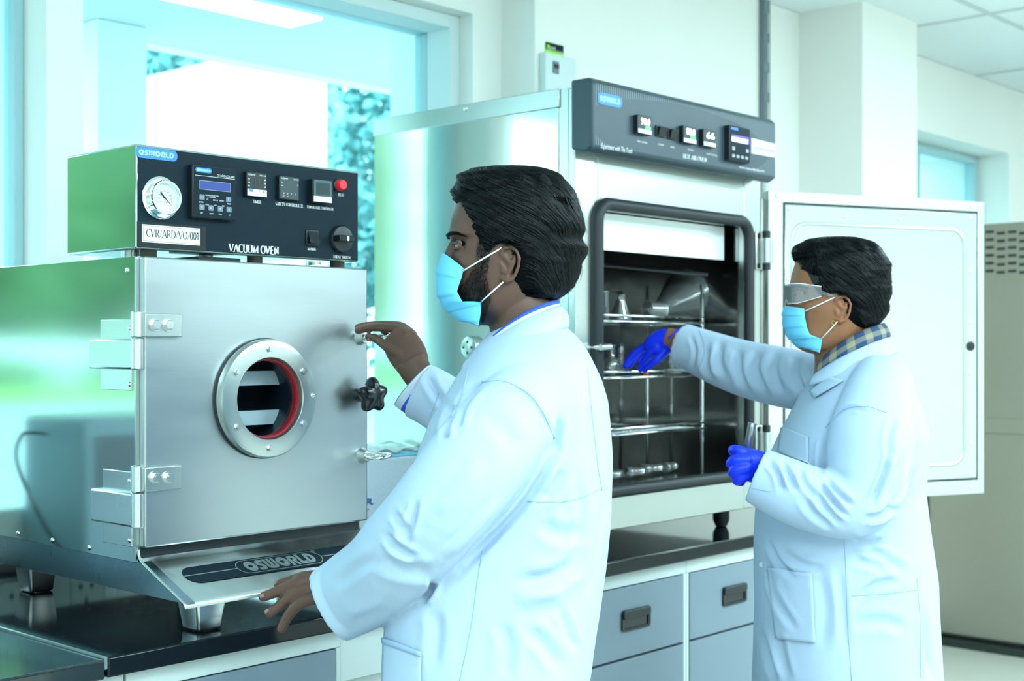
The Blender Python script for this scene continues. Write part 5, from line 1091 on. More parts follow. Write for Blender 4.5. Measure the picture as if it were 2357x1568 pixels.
def skinmat(name, base, beard=None):
    m = bpy.data.materials.new(name); m.use_nodes = True; n = m.node_tree.nodes; l = m.node_tree.links; b = n['Principled BSDF']
    b.inputs['Roughness'].default_value = .45; b.inputs['Specular IOR Level'].default_value = .4; b.inputs['Subsurface Weight'].default_value = .12; b.inputs['Subsurface Radius'].default_value = (.012, .005, .003); b.inputs['Subsurface Scale'].default_value = 1
    at = n.new('ShaderNodeVertexColor'); at.layer_name = 'tone'; sep = n.new('ShaderNodeSeparateColor'); l.new(at.outputs[0], sep.inputs[0])
    t = n.new('ShaderNodeTexCoord'); nz = n.new('ShaderNodeTexNoise'); nz.inputs['Scale'].default_value = 45; l.new(t.outputs['Object'], nz.inputs[0])
    mx = n.new('ShaderNodeMix'); mx.data_type = 'RGBA'; l.new(nz.outputs[0], mx.inputs[0]); mx.inputs[6].default_value = tuple(x * .82 for x in base) + (1,); mx.inputs[7].default_value = tuple(x * 1.18 for x in base) + (1,)
    m2 = n.new('ShaderNodeMix'); m2.data_type = 'RGBA'; l.new(sep.outputs[0], m2.inputs[0]); l.new(mx.outputs[2], m2.inputs[6]); m2.inputs[7].default_value = (.006, .006, .007, 1)
    m3 = n.new('ShaderNodeMix'); m3.data_type = 'RGBA'; l.new(sep.outputs[1], m3.inputs[0]); l.new(m2.outputs[2], m3.inputs[6]); m3.inputs[7].default_value = (min(1, base[0] * 1.9), base[1] * 1.5, base[2] * 1.4, 1)
    l.new(m3.outputs[2], b.inputs['Base Color'])
    v = n.new('ShaderNodeTexNoise'); v.inputs['Scale'].default_value = 420; l.new(t.outputs['Object'], v.inputs[0]); bp = n.new('ShaderNodeBump'); bp.inputs['Strength'].default_value = .18; bp.inputs['Distance'].default_value = .001; l.new(v.outputs[0], bp.inputs['Height']); l.new(bp.outputs[0], b.inputs['Normal'])
    m.diffuse_color = tuple(base) + (1,); return m
def paint(me, vals):   # vals: N x 2 (dark hair, pale palm)
    a = me.color_attributes.new('tone', 'FLOAT_COLOR', 'POINT'); d = np.zeros((len(me.vertices), 4), 'f'); d[:, :2] = vals; d[:, 3] = 1; a.data.foreach_set('color', d.ravel())
def hand(b, spec, k=1.0):
    """spec: list of chains of (px,py,z,r_mm)"""
    for ch in spec:
        Q = smooth_path([np.array(c_, float) for c_ in ch], 4) if len(ch) > 2 else [np.array(c_, float) for c_ in ch]
        capsule(b, [P(q[0], q[1], q[2]) for q in Q], [q[3] * .001 * k for q in Q], 14)
def headpix(H, v):
    d = v - H.E; return PX0 - (d @ H.f) / (SCL * H.k), PY0 - (d @ H.u) / (SCL * H.k), (d @ H.s) / H.k
def eyes(H, parent):
    for sg in (1, -1):
        b = MB(); c_ = H(np.array(1062.), np.array(568.), np.array(.0245 * sg)); b.ball(c_, .0118, 20); e = b.build('eyeball', 'eye_white', parent, smooth=2); b = MB(); d = nrm(H.f + H.s * .10 * sg + np.array([0, 0, .05])); b.lathe(c_ + d * .0088, d, [(.0068, 0), (.0056, .0027), (.003, .0036), (.0002, .0039)], 20, cap=False); b.build('iris', 'iris', e, smooth=2)
        MB().tube(L3(H, [(1031, 548, .010 * sg), (1033, 544, .022 * sg), (1041, 541, .036 * sg), (1055, 543, .049 * sg), (1077, 552, .0615 * sg)]), [.0016, .0040, .0042, .0036, .0012], 8, flat=.8).build('eyebrow', 'hair', parent, smooth=2)
# ================================================================== the first man
MAN = thing('person', 'man in white lab coat and blue mask, bare hands on the vacuum oven', 'person', P(1180, 800, 2.27) * np.array([1, 1, 0]))
ZH = 2.27
H1 = HeadFrame(P(1165, 620, ZH - .0), yaw=.0, k=ZH * FPX ** -1 / SCL * 1.0)
sb = MB(); head_mesh(sb, H1); face_parts(sb, H1)
limb(sb, [(1175, 650, ZH, 62, .052), (1192, 700, ZH, 74, .058), (1205, 745, ZH, 80, .060), (1215, 800, ZH, 92, .075), (1222, 850, ZH, 120, .12)])
def torso(b, rows, zc, n=56):
    R = []
    rows = np.array(rows, float); ys = np.linspace(rows[0, 0], rows[-1, 0], 60)
    for y in ys:
        xl, xr, d, dz, e = [np.interp(y, rows[:, 0], rows[:, k]) for k in (1, 2, 3, 4, 5)]
        z = zc + dz; R.append((P((xl + xr) / 2, y, z), Rv * (xr - xl) / 2 * z / FPX, Fv * d, e))
    ellipse_loft(b, R, n)
body_rows = [(830, 1120, 1320, .13, 0, 2.2), (900, 1070, 1365, .18, 0, 2.3), (1000, 1000, 1380, .19, 0, 2.3), (1200, 960, 1375, .17, 0, 2.3), (1450, 920, 1340, .16, 0, 2.2), (1560, 920, 1330, .16, 0, 2.2)]
torso(sb, body_rows, ZH)
# arms inside the sleeves
limb(sb, [(1200, 905, 2.13, 50), (1120, 1040, 2.09, 55), (1000, 1200, 2.09, 52), (920, 1290, 2.14, 46), (840, 1335, 2.22, 42), (775, 1352, 2.30, 36, .022), (735, 1352, 2.335, 33, .020)])
limb(sb, [(1190, 900, 2.44, 50), (1150, 980, 2.55, 50), (1100, 990, 2.66, 45), (1020, 915, 2.70, 38), (968, 868, 2.705, 36, .022), (945, 832, 2.715, 38, .020)])
# left hand, spread above the apron
LZ = 2.35
limb(sb, [(750, 1354, LZ - .01, 33, .020), (722, 1352, LZ, 38, .017), (698, 1354, LZ + .005, 38, .015), (682, 1358, LZ + .01, 31, .013)])
hand(sb, [[(728, 1336, LZ, 11), (690, 1343, LZ, 10.5), (655, 1355, LZ + .003, 9.2), (628, 1366, LZ + .004, 8.2), (606, 1374, LZ + .004, 7.6)],
 [(728, 1352, LZ - .01, 11), (695, 1360, LZ - .008, 10.5), (664, 1378, LZ - .006, 9.0), (640, 1398, LZ - .004, 8.0), (620, 1412, LZ - .003, 7.2)],
 [(730, 1376, LZ - .02, 10), (706, 1382, LZ - .022, 10), (681, 1397, LZ - .02, 9.0), (662, 1420, LZ - .016, 8.0), (648, 1447, LZ - .013, 7.2)],
 [(720, 1328, LZ + .025, 10.5), (688, 1333, LZ + .028, 9.5), (660, 1341, LZ + .030, 8.5), (640, 1346, LZ + .032, 7.4)],
 [(742, 1332, LZ + .02, 13), (722, 1330, LZ + .035, 11), (700, 1345, LZ + .05, 9.5), (684, 1360, LZ + .055, 8)]], 1.16)
# right hand on the upper ring
RZ = 2.80
limb(sb, [(952, 842, 2.72, 39, .022), (938, 815, 2.735, 44, .020), (922, 790, 2.75, 42, .018), (908, 772, 2.765, 30, .016)])
def fing(dx, dz, tip=0): return [(936 + dx, 775, 2.745 + dz, 11), (918 + dx, 760, 2.765 + dz, 10.5), (880 + dx, 754 - dx * .3, 2.785 + dz, 9.0), (848 + dx + tip, 755 - dx * .4, 2.808 + dz, 8.4), (824 + dx + tip, 761 - dx * .5, 2.825 + dz, 7.8)]
hand(sb, [fing(0, 0), [(938, 768, 2.76, 11), (916, 752, 2.78, 10), (878, 748, 2.80, 8.6), (846, 749, 2.822, 8), (824, 753, 2.835, 7.2)],
 [(944, 766, 2.775, 10), (922, 751, 2.80, 9.5), (890, 748, 2.825, 8.2), (862, 752, 2.84, 7.6), (848, 760, 2.845, 7)],
 [(950, 770, 2.79, 9.5), (930, 758, 2.815, 8.5), (902, 757, 2.835, 7.4), (882, 762, 2.85, 6.8)],
 [(928, 822, 2.725, 14), (902, 806, 2.735, 11.5), (880, 790, 2.76, 9.6), (862, 778, 2.785, 8.6), (848, 775, 2.80, 7.6)]])
me = remesh(sb, .0021, 4, .5)
v = co(me); px, py, sd = headpix(H1, v)
beard = [(1104, 560), (1128, 566), (1130, 600), (1122, 640), (1132, 690), (1116, 741), (1088, 738), (1045, 722), (1020, 690), (1052, 668), (1075, 650), (1092, 620)]
beardn = beard[:5] + [(1150, 730), (1140, 790), (1060, 800)] + beard[7:]; ds, _ = segdist(np.stack([px, py], 1), beardn + [beardn[0]]); ins = inpoly(px, py, beardn); near = np.linalg.norm(v - H1.E, axis=1) < .22
dark = np.clip(np.where(ins, ds, -ds) / 26 + .2, 0, 1) ** .8 * near * .93 * (py > 545)
scalp = [(1040, 380), (1060, 470), (1090, 520), (1112, 560), (1118, 590), (1150, 570), (1200, 590), (1225, 670), (1290, 690), (1400, 600), (1350, 350)]
dark = np.maximum(dark, inpoly(px, py, scalp) * near)
q = proj(v); pale = np.zeros(len(v)); lips = 0
for cx, cy in ((818, 762), (826, 757)): pale = np.maximum(pale, .35 * np.exp(-((q[:, 0] - cx) ** 2 + (q[:, 1] - cy) ** 2) / 9 ** 2) * (q[:, 2] > 2.6))
pale = np.maximum(pale, .28 * np.exp(-((px - 1175) / 22) ** 2 - ((py - 620) / 45) ** 2) * near)
paint(me, np.stack([dark, pale], 1))
BODY1 = finish(me, 'body', skinmat('skin_dark', (.105, .050, .034)), MAN)
eyes(H1, MAN)
hr = [(382, 1150, 1195, .010), (385, 1115, 1225, .026), (391, 1080, 1262, .045), (403, 1058, 1287, .061), (420, 1044, 1306, .072), (440, 1036, 1321, .080), (462, 1044, 1331, .084), (500, 1046, 1339, .087), (536, 1050, 1345, .087), (552, 1053, 1338, .087), (572, 1060, 1350, .086), (600, 1080, 1342, .085), (630, 1100, 1333, .081), (655, 1130, 1319, .074), (675, 1160, 1302, .064), (686, 1200, 1288, .052), (692, 1230, 1275, .03)]
hp1 = [(1000, 360), (1028, 445), (1046, 470), (1058, 476), (1074, 502), (1090, 528), (1104, 556), (1108, 592), (1120, 600), (1132, 590), (1146, 574), (1166, 566), (1190, 572), (1202, 592), (1204, 622), (1216, 652), (1234, 676), (1262, 690), (1300, 705), (1420, 640), (1420, 340), (1200, 330)]
def flow1(px, y, s, phi):
    top = np.clip((470 - y) / 60, 0, 1); sg = np.sign(np.sin(phi) + 1e-6)
    dphi = sg * (.055 + .03 * (np.abs(np.cos(phi)) > .7)) * (1 - .2 * top); dy = 5.0 + 5 * np.clip((px - 1230) / 90, 0, 1) * 1.6 - 2.0 * top
    return dphi, dy
rg = [([(1045, 478), (1100, 448), (1170, 432), (1240, 448), (1300, 480)], 7, 5.0), ([(1080, 520), (1140, 500), (1220, 505), (1290, 560)], 8, 2.5), ([(1180, 560), (1240, 590), (1330, 600)], 8, 2.0)]
HAIR1 = make_hair(H1, hr, hp1, MAN, 3, 5200, flow1, rg)
EY = [(1030, 546), (1042, 538), (1060, 540), (1078, 552), (1076, 557), (1056, 549), (1040, 549), (1032, 554)]
short_hairs(H1, beard, MAN, 6, 3000, 7, (-.2, 1), 'beard', 'hair', off=.0010, wdt=.0002)
C1 = [(0, 1017, 582), (.15, 1009, 612), (.3, 1005, 645), (.45, 1008, 680), (.6, 1018, 703), (.75, 1034, 722), (.88, 1050, 733), (1, 1064, 739)]
E1 = [(0, 1070, 622, .0560), (.2, 1066, 642, .0565), (.35, 1060, 658, .0565), (.46, 1055, 674, .0555), (.56, 1067, 697, .056), (.64, 1088, 697, .0565), (.70, 1110, 698, .057), (.85, 1108, 725, .054), (1, 1103, 751, .050)]
MK = make_mask(H1, C1, E1, MAN)
for a_, c_ in (((1069, 628), (1156, 578)), ((1108, 699), (1157, 656))):
    for sg in (1, -1):
        MB().tube(L3(H1, [(a_[0], a_[1], .0575 * sg), ((a_[0] + c_[0]) / 2, (a_[1] + c_[1]) / 2, .0700 * sg), (c_[0], c_[1], .0735 * sg), (c_[0] + 14, c_[1] + (6 if c_[1] < 600 else -10), .068 * sg)]), .0013, 8).build('ear_loop', 'white_cord', MK, smooth=2)
# ------------------------------------------------------------------ coat
cb = MB()
coat_rows = [(748, 1150, 1296, .085, .01, 2.0), (775, 1122, 1326, .115, .01, 2.1), (800, 1098, 1346, .145, .0, 2.2), (830, 1078, 1362, .170, 0, 2.3), (870, 1052, 1382, .190, 0, 2.4), (920, 1022, 1396, .203, 0, 2.5), (970, 990, 1402, .208, 0, 2.5), (1040, 962, 1406, .208, 0, 2.5), (1120, 946, 1405, .205, 0, 2.5), (1200, 930, 1401, .20, 0, 2.5), (1300, 908, 1392, .20, 0, 2.5), (1400, 892, 1378, .205, 0, 2.5), (1500, 885, 1362, .215, 0, 2.5), (1570, 882, 1352, .22, 0, 2.5), (1700, 876, 1352, .235, 0, 2.5), (2000, 860, 1360, .25, 0, 2.4), (2020, 858, 1362, .25, 0, 2.4)]
torso(cb, coat_rows, ZH)
limb(cb, [(1240, 885, 2.17, 88, .06), (1205, 935, 2.12, 100, .07), (1140, 1010, 2.08, 112, .075), (1070, 1100, 2.06, 114, .078), (1000, 1185, 2.07, 110, .078), (935, 1262, 2.11, 107, .076), (875, 1325, 2.18, 100, .072), (815, 1365, 2.235, 94, .066), (762, 1395, 2.245, 87, .060)], 56, cavity=.05)
limb(cb, [(1215, 880, 2.42, 80), (1175, 960, 2.52, 78), (1120, 1000, 2.62, 74), (1060, 960, 2.67, 70), (1010, 925, 2.69, 68), (965, 900, 2.70, 68, .055)], 48, cavity=.05)
cm = remesh(cb, .0036, 5, .5)
wrinkle(cm, 3, .0024, 8)
F1 = [([(1285, 1035), (1240, 1110), (1190, 1180), (1110, 1262), (1060, 1310)], 10, 9), ([(1290, 960), (1284, 1000), (1275, 1040)], 8, 7),
 ([(1000, 1335), (990, 1360), (972, 1385)], 8, 12), ([(885, 1230), (920, 1262), (960, 1285)], 9, 7), ([(870, 1290), (930, 1310), (1000, 1318)], 16, 6), ([(960, 1150), (948, 1200), (940, 1240)], 8, 6), ([(905, 1180), (930, 1215), (935, 1250)], 9, 6),
 ([(770, 1350), (820, 1310), (870, 1280)], 14, 4), ([(1045, 930), (1030, 970), (1022, 1010)], 9, 9), ([(1105, 880), (1065, 930), (1048, 990)], 11, 6), ([(1130, 900), (1200, 900), (1250, 960), (1275, 1010)], 4, 3),
 ([(1345, 860), (1350, 960), (1340, 1060)], 10, 3), ([(1300, 1080), (1270, 1130), (1240, 1150)], 14, 6), ([(1200, 1340), (1270, 1330), (1330, 1290)], 18, 6), ([(1180, 1380), (1240, 1370), (1300, 1360)], 22, -5), ([(1210, 1450), (1250, 1480), (1290, 1540)], 16, 5), ([(1150, 1430), (1170, 1490), (1160, 1560)], 16, 4), ([(1290, 1400), (1310, 1460), (1330, 1500)], 10, 4),
 ([(1330, 1100), (1340, 1200), (1320, 1320)], 12, 4), ([(1000, 1400), (1005, 1460), (995, 1540)], 16, 4), ([(1240, 1200), (1290, 1230), (1350, 1220)], 18, 4), ([(980, 860), (1000, 900), (1030, 940)], 10, 5), ([(1000, 1190), (1060, 1130), (1110, 1060)], 22, -3), ([(900, 1400), (860, 1420), (800, 1440)], 14, 4),
 ([(1020, 1290), (1080, 1230), (1150, 1150)], 12, -4), ([(1100, 960), (1150, 980), (1190, 1040)], 22, 3), ([(1390, 1150), (1370, 1250), (1352, 1380)], 8, 4)]
folds(cm, F1, 1.3)
bv1 = surface_of([cm]); COAT1 = finish(cm, 'lab_coat', 'coat', MAN)
def strip(bv, pts, parent, nm='seam', m='coat_edge', r=.0011, off=.0004):
    s_ = seam(bv, pts, r, off)
    if len(s_) > 2: return MB().tube(s_, r, 6, flat=.6).build(nm, m, parent, smooth=2)
for pts in ([(1112, 1268), (1100, 1330), (1085, 1440), (1058, 1568)], [(1108, 880), (1160, 878), (1215, 905), (1250, 950), (1276, 1010)], [(1215, 1155), (1290, 1155), (1340, 1145), (1390, 1120)], [(1352, 850), (1362, 950), (1374, 1060), (1385, 1130)], [(1010, 905), (990, 960)]):
    strip(bv1, pts, COAT1)
G = drape(bv1, [(887, 1468), (972, 1500), (972, 1600), (884, 1600)], 16, 20, .004); MB().grid(G).build('pocket', 'coat', COAT1, smooth=2, solid=.0018)
b = MB(); b.grid(drape(bv1, [(887, 1468), (972, 1500), (972, 1512), (887, 1481)], 16, 2, .0062)); b.build('pocket_hem', 'coat_edge', COAT1, smooth=2, solid=.001)
strip(bv1, [(888, 1440), (889, 1468)], COAT1)
# collars
def collar(cx, ax, cy, ay, arch, b0, cx2, ax2, cy2, ay2, arch2, b1, zc, parent, m, name, th=.003, a0=-2.75, a1=2.75, mid=.004):
    G = []
    for t in np.linspace(0, 1, 9):
        row = []
        for a in np.linspace(a0, a1, 61):
            c, s = math.cos(a), math.sin(a); px = (cx + ax * c) * (1 - t) + (cx2 + ax2 * c) * t; py = (cy - ay * c + arch * s * s) * (1 - t) + (cy2 - ay2 * c + arch2 * s * s) * t; z = zc - (b0 * (1 - t) + b1 * t) * s
            p = P(px, py, z); ctr = P(cx, cy, zc); d = p - ctr; d[2] = 0; row.append(p + nrm(d) * mid * math.sin(math.pi * t))
        G.append(row)
    return MB().grid(G).build(name, m, parent, smooth=2, solid=th, solid_off=1)
def stripes(name, cols, widths, axis=2, scale=1.0):   # woven stripes along local z
    m = bpy.data.materials.new(name); m.use_nodes = True; n = m.node_tree.nodes; l = m.node_tree.links; b = n['Principled BSDF']; b.inputs['Roughness'].default_value = .8
    t = n.new('ShaderNodeTexCoord'); s = n.new('ShaderNodeSeparateXYZ'); l.new(t.outputs['UV'], s.inputs[0]); mu = n.new('ShaderNodeMath'); mu.operation = 'FRACT'; l.new(s.outputs[1], mu.inputs[0])
    r = n.new('ShaderNodeValToRGB'); r.color_ramp.interpolation = 'CONSTANT'; l.new(mu.outputs[0], r.inputs[0]); e = r.color_ramp.elements; pos = 0
    for i, (c_, w) in enumerate(zip(cols, widths)):
        if i < 2: el = e[i]; el.position = pos
        else: el = e.new(pos)
        el.color = tuple(c_) + (1,); pos += w
    l.new(r.outputs[0], b.inputs['Base Color']); return m
def grid_uv(o, nu, nv, ku=1, kv=1):   # o built by MB.grid with nv rows, nu columns
    me = o.data; uv_ = me.uv_layers.new(name='uv')
    for lp in me.loops: i = lp.vertex_index; uv_.data[lp.index].uv = ((i % nu) / (nu - 1) * ku, (i // nu) / (nv - 1) * kv)
SH1 = collar(1187, 93, 754, 62, -20, .064, 1184, 100, 778, 60, -18, .074, ZH, MAN, 'coat', 'shirt_collar', .002)
m_ = stripes('striped_shirt', [(.03, .10, .62), (.55, .62, .75), (.50, .56, .30), (.05, .12, .5)], [.3, .22, .2, .28]); SH1.data.materials[0] = m_; grid_uv(SH1, 61, 9, 1, 1.0)
CO1 = collar(1188, 100, 766, 60, -16, .070, 1180, 124, 806, 52, -6, .112, ZH, MAN, 'coat', 'coat_collar', .004, mid=.006)
strip(bv1, [(1078, 850), (1065, 905), (1040, 960)], COAT1, r=.002)
# shirt cuff peeping from the far sleeve
c_ = P(962, 897, 2.70); t_ = nrm(P(945, 868, 2.70) - P(1010, 925, 2.69)); vv = nrm(c_ - C0); vv = nrm(vv - t_ * (vv @ t_)); uu = np.cross(t_, vv); b = MB(); L = []
for h_, r_ in ((-.03, .050), (.011, .055), (.014, .054), (.011, .052), (-.03, .047)): L.append((c_ + t_ * h_, uu * r_, vv * r_ * .85, 2.1))
ellipse_loft(b, L, 40); o = b.build('shirt_cuff', m_, MAN, smooth=2)
me_ = o.data; uv_ = me_.uv_layers.new(name='uv')
for lp in me_.loops: i = lp.vertex_index; uv_.data[lp.index].uv = ((i % 40) / 40, (i // 40) * .45)
# nails
def nail(px, py, z, dx, dy, w, parent, ln=.009):
    c_ = P(px, py, z); a_ = nrm(P(px + dx, py + dy, z) - c_); n_ = nrm(C0 - c_); n_ = nrm(n_ - a_ * (a_ @ n_)); s_ = np.cross(a_, n_); G = []
    for i in np.linspace(-1, 1, 7): G.append([c_ + a_ * ln * (t * .5) * (1 - .15 * i * i) + s_ * w * i + n_ * (.0006 - .0022 * i * i) for t in np.linspace(-1, 1, 5)])
    MB().grid(G).build('fingernail', 'nail', parent, smooth=2, solid=.0006)
nail(603, 1372, LZ - .0065, -10, 4, .0036, BODY1); nail(614, 1408, LZ - .0095, -9, 9, .0034, BODY1); nail(645, 1448, LZ - .019, -5, 10, .0032, BODY1); nail(636, 1343, LZ + .026, -9, 2, .004, BODY1); nail(851, 781, 2.788, -9, -4, .0048, BODY1)
# trousers and shoes below the coat
def legs(zc, xl, xr, parent, ztop):
    b = MB()
    for dz in (-.10, .10):
        for_ = []
        cx = (xl + xr) / 2; y_b = lambda zz: CY + CAMZ * FPX / zz
        z_ = zc + dz; limb(b, [(cx, 1500, z_, 115, .09), (cx, 1900, z_, 105, .085), (cx - 5, 2250, z_, 88, .07), (cx, y_b(z_) - 130, z_, 85, .068)], 32)
    o = b.build('trousers', 'trouser', parent, smooth=2)
    for dz in (-.10, .10):
        c_ = P((xl + xr) / 2, 800, zc + dz); c_[2] = 0; b = MB(); R = []
        for t, w_, h_ in ((-.10, .02, .03), (-.09, .036, .075), (-.03, .042, .095), (.05, .045, .075), (.12, .048, .05), (.17, .036, .035), (.185, .012, .02)):
            R.append((c_ - Rv * t + np.array([0, 0, h_ / 2]), Fv * w_, Uv * h_ / 2, 2.6))
        ellipse_loft(b, R, 24); b.build('shoe', 'shoe', parent, smooth=2)
legs(ZH, 905, 1340, MAN, .9)
# ================================================================== the second man
MAN2 = thing('person', 'man in lab coat, goggles and blue gloves reaching into the hot air oven', 'person', P(1940, 800, 2.98) * np.array([1, 1, 0]))
Z2 = 3.00
H2 = HeadFrame(P(1918, 718, Z2), yaw=.05, k=1.0)
sb = MB(); head_mesh(sb, H2); face_parts(sb, H2)
limb(sb, [(1925, 740, Z2, 52, .05), (1938, 780, Z2, 66, .056), (1950, 820, Z2, 76, .062), (1960, 860, Z2, 90, .09), (1965, 900, Z2, 100, .13)])
torso(sb, [(870, 1880, 2050, .14, 0, 2.2), (950, 1860, 2080, .19, 0, 2.3), (1100, 1800, 2090, .19, 0, 2.3), (1300, 1780, 2110, .18, 0, 2.3), (1480, 1780, 2110, .18, 0, 2.2)], Z2)
# far arm
limb(sb, [(1900, 900, 3.16, 42), (1800, 870, 3.28, 42), (1700, 848, 3.40, 38), (1620, 815, 3.48, 33), (1565, 788, 3.54, 27, .028), (1535, 780, 3.56, 26, .024)])
limb(sb, [(1985, 930, 2.82, 50), (1985, 1060, 2.78, 50), (1960, 1160, 2.76, 46), (1850, 1130, 2.78, 40), (1760, 1090, 2.80, 34), (1735, 1080, 2.81, 30, .026)])
g1 = [[(1510, 795, 3.58, 13), (1480, 800, 3.595, 10.5), (1455, 820, 3.605, 9.6), (1440, 842, 3.61, 8.6)], [(1512, 800, 3.56, 13), (1494, 815, 3.57, 11), (1480, 836, 3.585, 9.8), (1474, 850, 3.59, 9)],
 [(1505, 790, 3.61, 12), (1475, 805, 3.625, 10), (1458, 828, 3.63, 9), (1450, 842, 3.635, 8)], [(1508, 795, 3.64, 11), (1485, 808, 3.65, 9.5), (1468, 828, 3.65, 8.5)], [(1528, 812, 3.555, 13), (1512, 828, 3.55, 11), (1496, 840, 3.56, 9.5), (1484, 851, 3.57, 8.5)]]
palm1 = [(1556, 785, 3.55, 26, .027), (1530, 786, 3.565, 29, .025), (1508, 795, 3.575, 27, .022), (1494, 803, 3.585, 21, .020)]
g2 = [[(1722, 1048, 2.80, 13), (1698, 1036, 2.80, 10.5), (1686, 1036, 2.82, 9.8), (1690, 1045, 2.84, 9)], [(1718, 1060, 2.785, 14), (1692, 1060, 2.785, 12), (1682, 1068, 2.80, 10.5), (1694, 1074, 2.815, 9.5)],
 [(1718, 1078, 2.78, 14), (1694, 1083, 2.78, 12), (1687, 1090, 2.795, 10.5), (1698, 1094, 2.81, 9.5)], [(1720, 1094, 2.785, 13), (1702, 1102, 2.785, 11.5), (1696, 1107, 2.80, 10), (1706, 1110, 2.81, 9)], [(1730, 1045, 2.83, 12), (1708, 1050, 2.85, 10.5), (1694, 1062, 2.85, 9.5)]]
palm2 = [(1762, 1075, 2.805, 33, .028), (1740, 1072, 2.805, 37, .028), (1722, 1072, 2.80, 38, .026), (1708, 1074, 2.795, 30, .023)]
limb(sb, palm1[:1] + [(p[0], p[1], p[2], p[3] * .85, p[4] * .8) for p in palm1[1:]]); limb(sb, [(p[0], p[1], p[2], p[3] * .85, p[4] * .8) for p in palm2]); hand(sb, g1, .78); hand(sb, g2, .78)
me = remesh(sb, .0024, 4, .5); v = co(me); px, py, sd = headpix(H2, v); near = np.linalg.norm(v - H2.E, axis=1) < .22
scalp2 = [(1040, 380), (1060, 470), (1085, 530), (1112, 570), (1150, 570), (1200, 590), (1232, 650), (1290, 690), (1400, 600), (1350, 350)]
stub = [(1100, 585), (1116, 590), (1106, 660), (1120, 700), (1100, 745), (1050, 700)]
dark = inpoly(px, py, scalp2) * near * 1.0
pale = .25 * np.exp(-((px - 1175) / 22) ** 2 - ((py - 620) / 45) ** 2) * near
paint(me, np.stack([dark, pale], 1)); BODY2 = finish(me, 'body', skinmat('skin_brown', (.26, .105, .045)), MAN2); eyes(H2, MAN2)
for g_, pm, cuff in ((g1, palm1, [(1550, 778, 3.555, 28, .029)]), (g2, palm2, [])):
    b = MB(); hand(b, g_, 1.0); limb(b, cuff + pm if cuff else [(1775, 1078, 2.805, 33, .03)] + pm); gm = remesh(b, .0022, 4, .5); finish(gm, 'glove', 'glove', MAN2)
hr2 = [(389, 1150, 1200, .010), (392, 1115, 1232, .028), (399, 1082, 1262, .048), (411, 1058, 1290, .064), (430, 1044, 1312, .075), (452, 1040, 1328, .082), (480, 1048, 1334, .086), (516, 1052, 1338, .088), (550, 1060, 1337, .087), (583, 1070, 1335, .085), (612, 1090, 1328, .081), (636, 1120, 1320, .075), (655, 1150, 1303, .066), (668, 1190, 1284, .055), (674, 1215, 1262, .03)]
hp2 = [(1000, 360), (1030, 452), (1046, 470), (1056, 498), (1070, 528), (1094, 550), (1108, 568), (1112, 590), (1124, 586), (1136, 574), (1160, 566), (1186, 574), (1200, 592), (1208, 620), (1222, 652), (1234, 670), (1262, 690), (1300, 700), (1420, 640), (1420, 340), (1200, 330)]
def flow2(px, y, s, phi):
    top = np.clip((450 - y) / 50, 0, 1); sg = np.sign(np.sin(phi) + 1e-6); fr = np.clip((1130 - px) / 60, 0, 1)
    return sg * (.05 - .09 * fr), 6.5 - 4 * top + 3 * fr
HAIR2 = make_hair(H2, hr2, hp2, MAN2, 9, 4200, flow2, [([(1060, 470), (1120, 450), (1200, 430), (1260, 440)], 9, 2.5), ([(1230, 500), (1300, 520), (1335, 520)], 8, 1.5)])
C2 = [(0, 1016, 602), (.2, 1011, 625), (.4, 1012, 655), (.6, 1022, 690), (.8, 1040, 714), (1, 1062, 730)]
E2 = [(0, 1064, 612, .055), (.3, 1066, 640, .056), (.5, 1072, 668, .056), (.62, 1080, 690, .056), (.72, 1100, 698, .0565), (.8, 1117, 703, .056), (1, 1112, 746, .050)]
MK2 = make_mask(H2, C2, E2, MAN2)
for a_, c_ in (((1066, 620), (1148, 580)), ((1112, 706), (1158, 652))):
    for sg in (1, -1):
        MB().tube(L3(H2, [(a_[0], a_[1], .0570 * sg), ((a_[0] + c_[0]) / 2, (a_[1] + c_[1]) / 2, .0695 * sg), (c_[0], c_[1], .0735 * sg), (c_[0] + 12, c_[1] + (6 if c_[1] < 600 else -8), .068 * sg)]), .0013, 8).build('ear_loop', 'white_cord', MK2, smooth=2)
# goggles
gg = glassmat('goggle_lens', (.90, .93, .98), .12, diff=.12); b = MB(); G = []
for t in np.linspace(0, 1, 8):
    row = []
    for u in np.linspace(-1, 1, 41):
        a = abs(u); x_ = 1022 + 84 * max(0, a - .45) / .55 + 14 * min(a, .45) ** 2 * 4 * .5; s_ = math.copysign(min(1, a / .5) ** .8 * .060 + max(0, a - .5) * .022, u); y0 = 537 + 12 * max(0, a - .6) * 2; y1 = 596 - 8 * (1 - min(1, a / .15)) * 2 - 22 * max(0, a - .55) * 2; row.append(H2(np.array(x_), np.array(y0 * (1 - t) + y1 * t), np.array(s_)))
    G.append(row)
GO = MB().grid(G).build('goggles', gg, MAN2, smooth=2, solid=.0016)
for k_ in (0, -1): MB().tube(G[k_], .0009, 6).build('goggle_rim', 'white_cord', GO, smooth=2)
for sg in (1, -1): MB().tube(L3(H2, [(1106, 562, .0700 * sg), (1130, 570, .0745 * sg), (1158, 580, .075 * sg)]), [.004, .003, .002], 8).build('temple_arm', gg, GO, smooth=2)
q_ = H2(np.array(1147.), np.array(655.), np.array(.074)); MB().tube([q_ + H2.f * .004 * math.cos(a) + Uv * .004 * math.sin(a) for a in np.linspace(0, 6.28, 13)[:-1]], .0008, 6, closed=True).build('ear_ring', 'gold', MAN2, smooth=2)
